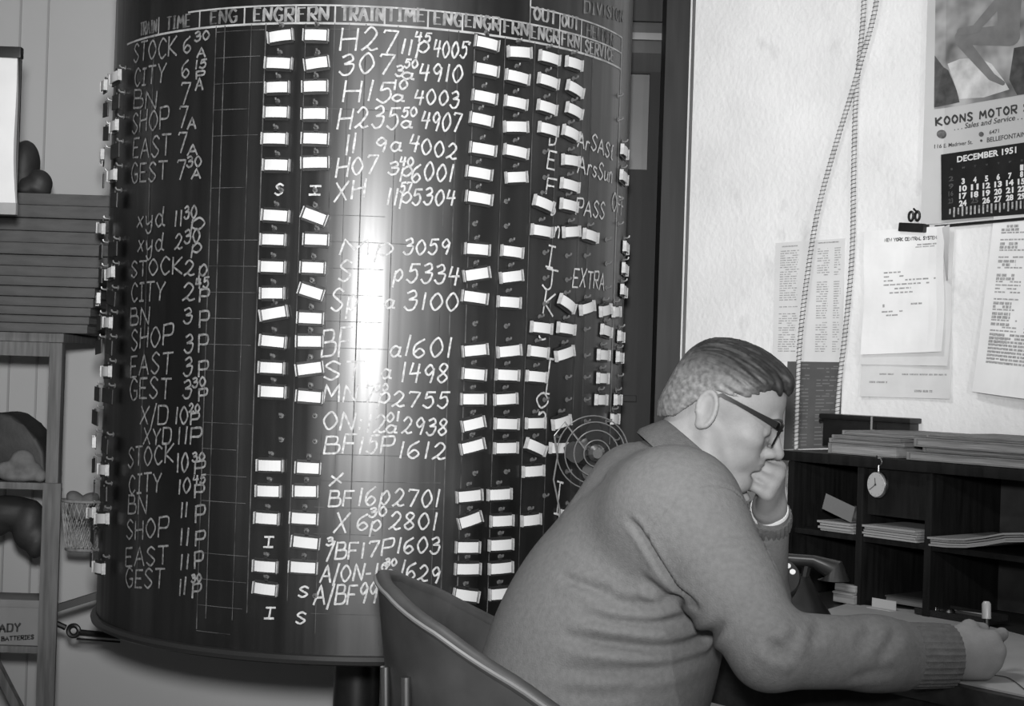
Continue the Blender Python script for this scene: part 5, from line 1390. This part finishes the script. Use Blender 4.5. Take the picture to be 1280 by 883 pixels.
# palm plane: across the knuckles runs the camera direction LY_, the curled fingers turn back to the face (-HF)
face = -HF - LX * (-HF @ LX); face /= np.linalg.norm(face); across = np.cross(LX, face)
if across[1] > 0: across = -across            # little finger side towards the camera
def lf(d, a, n): return WL + LX * d + across * a + face * n
B(cone(WL - LX * .05, WL, .026, .025), .02)
lm = {'p': (.070, .030, 0), 'r': (.079, .012, -.003), 'm': (.083, -.007, -.004), 'i': (.078, -.025, 0)}
for k_ in lm: B(cone(lf(.010, lm[k_][1] * .6, .002), lf(*lm[k_]), .018, .0125), .014)
for k_, m_ in lm.items():
    r0 = {'i': .0098, 'm': .0100, 'r': .0095, 'p': .0086}[k_]
    q = [m_, (m_[0] + .010, m_[1], .034), (m_[0] - .014, m_[1], .046), (m_[0] - .030, m_[1], .034)]
    for a, b, ra, rb in zip(q[:-1], q[1:], (r0 + .0015, r0, r0 * .92), (r0, r0 * .92, r0 * .8)): B(cone(lf(*a), lf(*b), ra, rb), .005)
B(cone(lf(.015, -.022, .012), lf(.045, -.036, .026), .016, .012), .012); B(cone(lf(.045, -.036, .026), lf(.078, -.030, .042), .011, .0095), .005); B(cone(lf(.078, -.030, .042), lf(.096, -.012, .048), .0095, .008), .004)

PORG = (.10, 2.64, 0.0)
V, Q = nets(bod); V = relax(V, Q, 2, .45)
man = mesh_of('person', V, Q, M_SKIN, PORG)
tag(man, 'man with glasses in a grey sweater writing at the desk, chin on fist', 'person')

# ---- hair: a cap over the skull, long on top, cropped at sides and nape
hr = Field((axis((.17, .56, .0022)), axis((2.55, 2.81, .0022)), axis((1.10, 1.39, .0022))))
for pr, k in ((hell((-.003, 0, .046), (.090, .074, .079)), .03), (hell((.034, 0, .050), (.056, .064, .056)), .03), (hcone((-.04, 0, -.02), (-.03, 0, -.055), .052, .055), .04)): hr.op(pr, k)
X, Y, Z = hr.ax[0][:, None, None] - HO[0], hr.ax[1][None, :, None] - HO[1], hr.ax[2][None, None, :] - HO[2]
f_ = HF[0] * X + HF[1] * Y + HF[2] * Z; l_ = HL[0] * X + HL[1] * Y + HL[2] * Z; u_ = HU[0] * X + HU[1] * Y + HU[2] * Z
lf_ = np.array((-.13, -.085, -.060, -.042, -.022, .004, .030, .045, .062, .080, .095, .13)); lu_ = np.array((-.050, -.046, -.030, .004, .032, .043, .050, .068, .084, .090, .093, .099))
ang = np.arctan2(l_, u_ - .03)
wob = (.0028 * np.sin(ang * 37 + 40 * f_) + .0024 * np.sin(ang * 61 - 90 * f_ + 1)) * np.clip((f_ + .07) / .06, .25, 1)
line = np.interp(f_, lf_, lu_).astype(np.float32) + wob
top = np.clip((u_ - .055) / .06, 0, 1); front = np.clip((f_ + .02) / .09, 0, 1)
thick = np.clip((u_ - line) * .18, 0, .0030) + .0085 * top * (.35 + .65 * front) + .0012
# combed locks, running from the parting backwards
sw = ang + 1.4 * (f_ - .05) * np.sign(l_ + .02) + .25 * np.sin(14 * f_)
lock = .0009 * np.sin(sw * 21 + 2.0 * np.sin(f_ * 33)) + .0008 * np.sin(sw * 47 + f_ * 40 + 1.3) + .0007 * np.sin(sw * 83 - f_ * 60)
hr.F = np.maximum(hr.F - thick - lock * (.35 + .9 * top), (line - u_) * .75).astype(np.float32)
for a, b, c, r0 in (((.046, -.030, .119), (.077, -.034, .107), (.088, -.028, .086), .008), ((.042, -.010, .123), (.077, -.012, .111), (.0895, -.012, .091), .008), ((.040, .012, .122), (.075, .012, .111), (.087, .014, .094), .008), ((.040, -.046, .106), (.066, -.050, .093), (.076, -.046, .079), .006), ((.00, -.02, .1275), (.045, -.022, .1215), (.074, -.024, .113), .006), ((.015, -.047, .111), (.045, -.054, .098), (.058, -.057, .080), .005), ((.0, .02, .1265), (.045, .03, .118), (.074, .03, .106), .006)):
    pts = catmull([hp(*a), hp(*b), hp(*c)], 5)
    for i in range(len(pts) - 1):
        g = lambda t: r0 * (1 - .72 * t * t)
        hr.op(cone(pts[i], pts[i + 1], g(i / (len(pts) - 1)), g((i + 1) / (len(pts) - 1))), .005)
HV, HQ = nets(hr); HV = relax(HV, HQ, 1, .4)
def hair_mat():
    m = bpy.data.materials.new('hair'); m.use_nodes = True; nt = m.node_tree; b = nt.nodes['Principled BSDF']
    at = nt.nodes.new('ShaderNodeAttribute'); at.attribute_name = 'greying'
    n = nt.nodes.new('ShaderNodeTexNoise'); n.inputs['Scale'].default_value = 120; n.inputs['Detail'].default_value = 3
    tc = nt.nodes.new('ShaderNodeTexCoord'); nt.links.new(tc.outputs['Object'], n.inputs['Vector'])
    mx = nt.nodes.new('ShaderNodeMapRange'); mx.inputs['To Min'].default_value = .014; mx.inputs['To Max'].default_value = .105; nt.links.new(at.outputs['Fac'], mx.inputs['Value'])
    mr = nt.nodes.new('ShaderNodeMapRange'); mr.inputs['From Min'].default_value = .3; mr.inputs['From Max'].default_value = .7; mr.inputs['To Min'].default_value = .6; mr.inputs['To Max'].default_value = 1.4; nt.links.new(n.outputs['Fac'], mr.inputs['Value'])
    mu = nt.nodes.new('ShaderNodeMath'); mu.operation = 'MULTIPLY'; nt.links.new(mx.outputs[0], mu.inputs[0]); nt.links.new(mr.outputs[0], mu.inputs[1])
    c = nt.nodes.new('ShaderNodeCombineColor')
    for i in range(3): nt.links.new(mu.outputs[0], c.inputs[i])
    nt.links.new(c.outputs[0], b.inputs['Base Color']); b.inputs['Roughness'].default_value = .52; b.inputs['Specular IOR Level'].default_value = .3
    return m
hair = mesh_of('hair', HV, HQ, hair_mat(), PORG, man); tag(hair, 'short dark hair combed back, greying at the sides')
d = HV - HO; hu = d @ HU; hf = d @ HF
grey = np.clip((.088 - hu) / .05, 0, 1) * np.clip((.075 - hf) / .04, 0, 1)
at = hair.data.attributes.new('greying', 'FLOAT', 'POINT'); at.data.foreach_set('value', grey.astype(np.float32))

# ---- eyebrows
for s in (-1, 1):
    bm = NB(); pts = [hp(.0985, s * .012, .0375), hp(.0985, s * .024, .0425), hp(.0915, s * .038, .0420), hp(.083, s * .047, .0375)]
    tube(bm, [Vector(q) for q in catmull(pts, 4)], [.0014] + [.0026] * 8 + [.0022, .002, .0016, .001], 6); obj('eyebrow', bm, MATS.setdefault('brow', mat('brow', .03, .7)), man)
# ---- spectacles
sp = bpy.data.objects.new('spectacles', None); sp.empty_display_size = .02; link(sp, man); sp.location = Vector(hp(.10, 0, .02)) - man.location
tag(sp, 'dark framed spectacles with thick side arms')
for s in (-1, 1):
    rim = []
    for k in range(29):
        a = 2 * math.pi * k / 28; ca, sa = math.cos(a), math.sin(a)
        ex = 1 / (abs(ca) ** 3 + abs(sa) ** 3) ** (1 / 3)
        x_ = .0245 * ca * ex; y_ = .0195 * sa * ex
        rim.append(hp(.1035 - .10 * max(0, abs(s * .033 + x_) - .012) ** 1.0 * .28, s * .034 + x_, .0185 + y_ * (1.0 if sa > 0 else 1.0)))
    bm = NB(); tube(bm, [Vector(q) for q in rim], [.0028 if math.sin(2 * math.pi * k / 28) > .2 else .0014 for k in range(29)], 8); obj('rim', bm, M_FRAME, sp)
    tp_ = [hp(.098, s * .059, .033), hp(.094, s * .068, .035), hp(.06, s * .0735, .0355), hp(.02, s * .0775, .0365), hp(-.008, s * .0800, .0365), hp(-.018, s * .0800, .028)]
    bm = NB(); n = len(tp_)
    V_ = []
    for i, q in enumerate(tp_):
        hh = (.0052, .0052, .0040, .0032, .0036, .003)[i]; ww = .0016
        V_.append([bm.verts.new(Vector(q + HU * a + HL * b)) for a, b in ((-hh, -ww), (-hh, ww), (hh, ww), (hh, -ww))])
    for i in range(n - 1):
        for k in range(4): bm.faces.new((V_[i][k], V_[i][(k + 1) % 4], V_[i + 1][(k + 1) % 4], V_[i + 1][k]))
    bm.faces.new(V_[0][::-1]); bm.faces.new(V_[-1]); obj('side_arm', bm, M_FRAME, sp)


bm = NB(); tube(bm, [Vector(hp(.1035, -.010, .026)), Vector(hp(.1065, 0, .029)), Vector(hp(.1035, .010, .026))], .0022, 8); obj('bridge', bm, M_FRAME, sp)
gm = bpy.data.materials.new('lens_glass'); gm.use_nodes = True
gb = gm.node_tree.nodes['Principled BSDF']; gb.inputs['Transmission Weight'].default_value = 1.0; gb.inputs['Roughness'].default_value = 0.0; gb.inputs['IOR'].default_value = 1.1; gb.inputs['Base Color'].default_value = (.95, .95, .95, 1)
for s in (-1, 1):
    bm = NB(); fr_, bk_ = [], []
    for k in range(28):
        a = 2 * math.pi * k / 28; ca, sa = math.cos(a), math.sin(a); ex = 1 / (abs(ca) ** 3 + abs(sa) ** 3) ** (1 / 3); x_ = .0238 * ca * ex; y_ = .0188 * sa * ex
        q = hp(.1035 - .028 * max(0, abs(s * .033 + x_) - .012), s * .034 + x_, .0185 + y_)
        fr_.append(bm.verts.new(Vector(q + HF * .0006))); bk_.append(bm.verts.new(Vector(q - HF * .0006)))
    bm.faces.new(fr_); bm.faces.new(bk_[::-1])
    for k in range(28): bm.faces.new((fr_[k], bk_[k], bk_[(k + 1) % 28], fr_[(k + 1) % 28]))
    obj('lens', bm, gm, sp, smooth=False)

# ---- sweater
sw_ = Field((axis((-.20, .74, .0048)), axis((2.22, 3.02, .0048)), axis((.44, 1.24, .0048))))
S = sw_.op
for c, r, A, k in TORSO: S(ell(c, r, np.stack([TF, TL, ZU]) if A is None else A), max(k, .02))
S(cone(NB_ + (-.03, 0, -.03), SR + (-.02, .03, .0), .068, .070), .06); S(cone(NB_ + (-.03, 0, -.04), SL + (-.02, -.03, -.005), .068, .066), .06)
S(cone(SR, SR * .8 + ER * .2, .080, .078), .10); S(cone(NB_ + (-.06, -.03, -.06), SR + (-.03, .03, -.01), .075, .078), .07); S(cone(SR * .9 + ER * .1, SR * .4 + ER * .6, .082, .073), .014); S(cone(SR * .5 + ER * .5, ER, .074, .058), .014)
S(cone(ER, ER * .4 + WR * .6, .058, .054), .02); S(cone(ER * .45 + WR * .55, WR - HD * .088, .055, .0565), .02)
S(cone(SL, EL, .080, .056), .045); S(cone(EL, WL - LX * .020, .054, .036), .03)
S(cone(NB_ + (-.03, 0, -.035), NB_ + (.01, 0, -.003), .088, .070), .05)
# armhole gap beneath the arm
SV, SQ = nets(sw_)
# open the cuffs, hem and neck so the body comes out of them
SV = relax(SV, SQ, 6, .5)
def sculpt(V, Q, lines):
    """press creases / raise seams along polylines drawn over the visible side"""
    tri = BVHTree.FromPolygons([tuple(v) for v in V], [tuple(q) for q in Q])
    E1 = V[Q[:, 1]] - V[Q[:, 0]]; E2 = V[Q[:, 2]] - V[Q[:, 0]]; fn = np.cross(E1, E2)
    N = np.zeros_like(V)
    for k in range(4): np.add.at(N, Q[:, k], fn)
    N /= np.maximum(np.linalg.norm(N, axis=1), 1e-9)[:, None]
    D = np.zeros(len(V))
    for pts, wd, dp, ridge in lines:
        P3 = []
        for x, y in catmull(pts, 8):
            h = tri.ray_cast(ORG, ray(x, y).normalized())
            if h[0] is not None: P3.append(np.array(h[0]))
        if len(P3) < 2: continue
        P3 = np.array(P3); best = np.full(len(V), 9.0); tt = np.zeros(len(V))
        lo = P3.min(0) - 4 * wd; hi = P3.max(0) + 4 * wd
        sel = np.nonzero(((V > lo) & (V < hi)).all(1))[0]; v = V[sel]; b = np.full(len(sel), 9.0); t_ = np.zeros(len(sel))
        for i in range(len(P3) - 1):
            a, dd = P3[i], P3[i + 1] - P3[i]; L2 = dd @ dd + 1e-12; t = np.clip(((v - a) @ dd) / L2, 0, 1)
            r = np.linalg.norm(v - a - t[:, None] * dd, axis=1); m = r < b; b[m] = r[m]; t_[m] = ((i + t) / (len(P3) - 1))[m]
        env = np.clip(np.minimum(t_, 1 - t_) * 5, 0, 1) ** .7 * .9 + .1
        g = -dp * np.exp(-(b / wd) ** 2) + ridge * np.exp(-((b - 1.9 * wd) / wd) ** 2)
        D[sel] += g * env
    return V + N * D[:, None]
FOLDS = [
 ([(735, 738), (770, 752), (810, 757), (850, 752)], .009, .006, .003), ([(728, 770), (770, 778), (815, 781), (860, 772)], .008, .005, .002),
 ([(700, 795), (760, 805), (830, 812), (880, 798), (905, 778)], .010, .010, .005), ([(690, 838), (760, 842), (830, 834), (895, 815)], .012, .006, .003), ([(700, 866), (750, 868), (800, 862)], .012, .005, .002),
 ([(700, 722), (735, 733), (770, 741)], .008, .006, .003), ([(800, 720), (830, 745), (862, 752)], .010, .007, .003),
 ([(784, 648), (800, 668), (822, 704), (846, 736), (874, 762)], .0065, .011, .002),          # arm/body line
 ([(1028, 775), (1022, 792), (1012, 806)], .010, .0035, .0015), ([(1090, 780), (1086, 796), (1068, 812)], .011, .004, .002), ([(1060, 850), (1090, 842), (1120, 838)], .010, .003, .001),
 ([(1124, 790), (1112, 804), (1098, 826)], .010, .004, .002), ([(955, 800), (975, 815), (1000, 822)], .010, .006, .003), ([(1000, 790), (985, 806), (965, 814)], .010, .006, .003),
 ([(850, 620), (815, 655), (808, 690)], .003, .0022, .0012), ([(850, 620), (880, 606), (915, 612), (938, 640), (960, 690), (975, 720)], .003, .0022, .0012),
 ([(690, 680), (740, 706), (790, 728)], .0035, -.0020, 0), ([(650, 690), (700, 640), (760, 590)], .02, .004, 0),
]
SV = sculpt(SV, SQ, FOLDS)
swt = mesh_of('sweater', SV, SQ, M_SWEATER, PORG, man); tag(swt, 'plain grey knitted sweater with long sleeves')
# ribbed cuffs (turned-back bands) and white shirt cuff
def band(name, c, ax_, r0, r1, L, m, ribs=0, yscale=1.0, amp=.001, th=.004):
    ax_ = nv3(ax_) / np.linalg.norm(ax_); a = np.cross(ax_, (0, 0, 1.0)); a /= np.linalg.norm(a); b = np.cross(a, ax_)
    bm = NB(); n = 96; rings = []
    for t, rr in ((0, r0 - th), (0, r0), (.25, r0 + (r1 - r0) * .25 + .001), (.75, r0 + (r1 - r0) * .75 + .001), (1, r1), (1, r1 - th)):
        rings.append([bm.verts.new(Vector(c + ax_ * L * t + (a * math.cos(2 * math.pi * k / n) + b * math.sin(2 * math.pi * k / n) * yscale) * (rr + (amp * math.cos(2 * math.pi * k / n * ribs) if ribs else 0)))) for k in range(n)])
    for i in range(len(rings)):
        for k in range(n):
            j = (i + 1) % len(rings); bm.faces.new((rings[i][k], rings[i][(k + 1) % n], rings[j][(k + 1) % n], rings[j][k]))
    return obj(name, bm, m, man)
fa = WR - ER
band('sweater_cuff', WR - HD * .076, HD, .0500, .0485, .082, M_CUFF, 32, 1.0, .0010, .012)
band('sweater_cuff', WL - LX * .045, LX, .0415, .039, .028, M_CUFF, 28, 1.0, .0010, .010)
band('shirt_cuff', WL - LX * .020, LX, .0335, .0320, .018, M_SHIRT, 0, 1.0, 0, .006)
# collar band folded round the neck
cb0, cb1 = nv3(P(830, 530, 2.665)), nv3(P(922, 612, 2.665))
cc = (cb0 + cb1) / 2 + np.array((0, 0, .004)); cx = (cb1 - cb0); cr = np.linalg.norm(cx) / 2; cx /= 2 * cr; cy = np.array((0, 1.0, 0)); cz = np.cross(cx, cy); cz = cz if cz[2] > 0 else -cz
bm = NB(); n = 64; rings = []
for zz, ra, rb in ((-.002, cr * .93, .060), (.004, cr * .97, .064), (.002, cr * 1.03, .069), (-.014, cr * 1.14, .082), (-.036, cr * 1.27, .102), (-.044, cr * 1.26, .102), (-.040, cr * 1.14, .090), (-.016, cr * .98, .068)):
    rings.append([bm.verts.new(Vector(cc + cx * ra * math.cos(2 * math.pi * k / n) + cy * rb * math.sin(2 * math.pi * k / n) + cz * (zz - .010 * (zz < -.01) * (.5 + .5 * math.cos(2 * math.pi * k / n))))) for k in range(n)])
for i in range(len(rings)):
    for k in range(n):
        j = (i + 1) % len(rings); bm.faces.new((rings[i][k], rings[i][(k + 1) % n], rings[j][(k + 1) % n], rings[j][k]))
obj('collar', bm, M_COLLAR, man)
# trousers, shoes
tr_ = Field((axis((-.14, .70, .009)), axis((2.40, 2.94, .009)), axis((.05, .74, .009))))
for h_, k_, a_ in ((HIPR, KNR, ANR), (HIPL, KNL, ANL)):
    tr_.op(cone(h_, k_, .096, .074), .05); tr_.op(cone(k_, a_ + (0, 0, .0), .072, .058), .03)
tr_.op(ell((.06, 2.645, .565), (.165, .185, .11)), .06)
TV, TQ = nets(tr_); TV = relax(TV, TQ, 3)
mesh_of('trousers', TV, TQ, M_TROUSER, PORG, man)
for a_ in (ANR, ANL):
    sh = Field((axis((a_[0] - .12, a_[0] + .24, .005)), axis((a_[1] - .08, a_[1] + .08, .005)), axis((-.02, .13, .005))))
    sh.op(cone(a_ + (-.035, 0, -.055), a_ + (.15, 0, -.062), .046, .044), .03); sh.op(cone(a_ + (-.02, 0, -.05), a_ + (-.01, 0, -.02), .05, .05), .03)
    zz = sh.ax[2][None, None, :]; sh.F = np.maximum(sh.F, .0015 - zz).astype(np.float32)
    V_, Q_ = nets(sh); mesh_of('shoe', relax(V_, Q_, 2), Q_, M_SHOE, PORG, man)
# pen held in the right hand
pb = nv3(P(1233, 752, 2.60)); pe = nv3(rh(.112, .0, .062)); pe[2] = max(pe[2], SHZ + .003)
pd = (pe - pb) / np.linalg.norm(pe - pb)
t = empty('pen', Vector(pb), 'pale capped pen held upright in the writing hand', 'pen')
pt = pb + pd * .155
bm = NB(); tube(bm, [Vector(pb), Vector(pb + pd * .004), Vector(pb + pd * .028)], [.0045, .0072, .0074], 12); obj('cap_end', bm, M_PEN, t)
L_ = min(.13, (pb[2] - SHZ - .004) / max(-pd[2], .2))
bm = NB(); tube(bm, [Vector(pb + pd * .0282), Vector(pb + pd * (L_ - .02)), Vector(pb + pd * L_)], [.0052, .0045, .0012], 12); obj('barrel', bm, M_BLACK, t)

# ================================================================ the chair
CC = Vector((.105, 2.60, 0)); CYAW = R_(4)
cb_ = Vector((-math.cos(CYAW), -math.sin(CYAW), 0)); cr_ = Vector((math.sin(CYAW), -math.cos(CYAW), 0))
chair = empty('tub_chair', (CC.x, CC.y, 0), 'dark vinyl tub chair with curved back and chrome legs under the man', 'chair')
SEATZ = .43
def rimz(a): return float(np.interp(abs(math.degrees(a)), (0, 20, 45, 70, 95, 112), (.930, .915, .874, .812, .730, .66)))
def shell(a, f, o=0.0):
    zt_ = rimz(a); z = SEATZ - .03 + (zt_ - SEATZ + .03) * f
    r = .235 + .078 * ((z - .40) / .54) ** .8 + o
    return CC + (cb_ * math.cos(a) + cr_ * math.sin(a)) * r + UP * z
NA, NF = 56, 14
bm = NB(); A_ = [R_(-112 + 224 * i / NA) for i in range(NA + 1)]
O = [[bm.verts.new(shell(a, j / NF)) for a in A_] for j in range(NF + 1)]; I_ = [[bm.verts.new(shell(a, j / NF, -.020)) for a in A_] for j in range(NF + 1)]
for j in range(NF):
    for i in range(NA):
        bm.faces.new((O[j][i], O[j][i + 1], O[j + 1][i + 1], O[j + 1][i])); bm.faces.new((I_[j][i], I_[j + 1][i], I_[j + 1][i + 1], I_[j][i + 1]))
    for i in (0, NA): bm.faces.new((O[j][i], O[j + 1][i], I_[j + 1][i], I_[j][i]))
for i in range(NA):
    for j in (0, NF): bm.faces.new((O[j][i], O[j][i + 1], I_[j][i + 1], I_[j][i]))
obj('back_shell', bm, M_CHAIR, chair)
bm = NB(); tube(bm, [shell(a, 1.0, -.010) for a in A_], .0125, 10); obj('rolled_edge', bm, M_CHAIRRIM if False else M_CHAIR, chair)
bm = NB(); tube(bm, [shell(a, 1.0, .0025) + UP * .0015 for a in A_], .0035, 6); obj('piping', bm, M_CHAIRRIM, chair)
bm = NB(); lathe(bm, [(.20, -.035), (.222, -.02), (.228, .01), (.215, .035), (.12, .045), (.01, .047)], Matrix.Translation((CC.x + .03, CC.y, SEATZ)), 40); obj('seat', bm, M_CHAIR, chair)
bm = NB(); lathe(bm, [(.21, -.012), (.21, 0)], Matrix.Translation((CC.x + .03, CC.y, SEATZ - .036)), 32); obj('seat_base', bm, M_BLACK, chair)
for a in (14, 30, -30, -46):
    a = R_(a); q = CC + (cb_ * math.cos(a) + cr_ * math.sin(a)) * .302 + UP * .80
    bm = NB(); d_ = (cb_ * math.cos(a) + cr_ * math.sin(a))
    tube(bm, [q, q - UP * .3 - d_ * .012, CC + d_ * .285 + UP * .40, CC + d_ * .30 + UP * .012], .0085, 10); obj('leg', bm, M_STEEL, chair)
for s in (-1, 1):
    q = CC + Vector((.17, s * .17, 0)); bm = NB(); tube(bm, [q + UP * (SEATZ - .05), q + Vector((.03, s * .03, .012))], .0085, 10); obj('leg', bm, M_STEEL, chair)
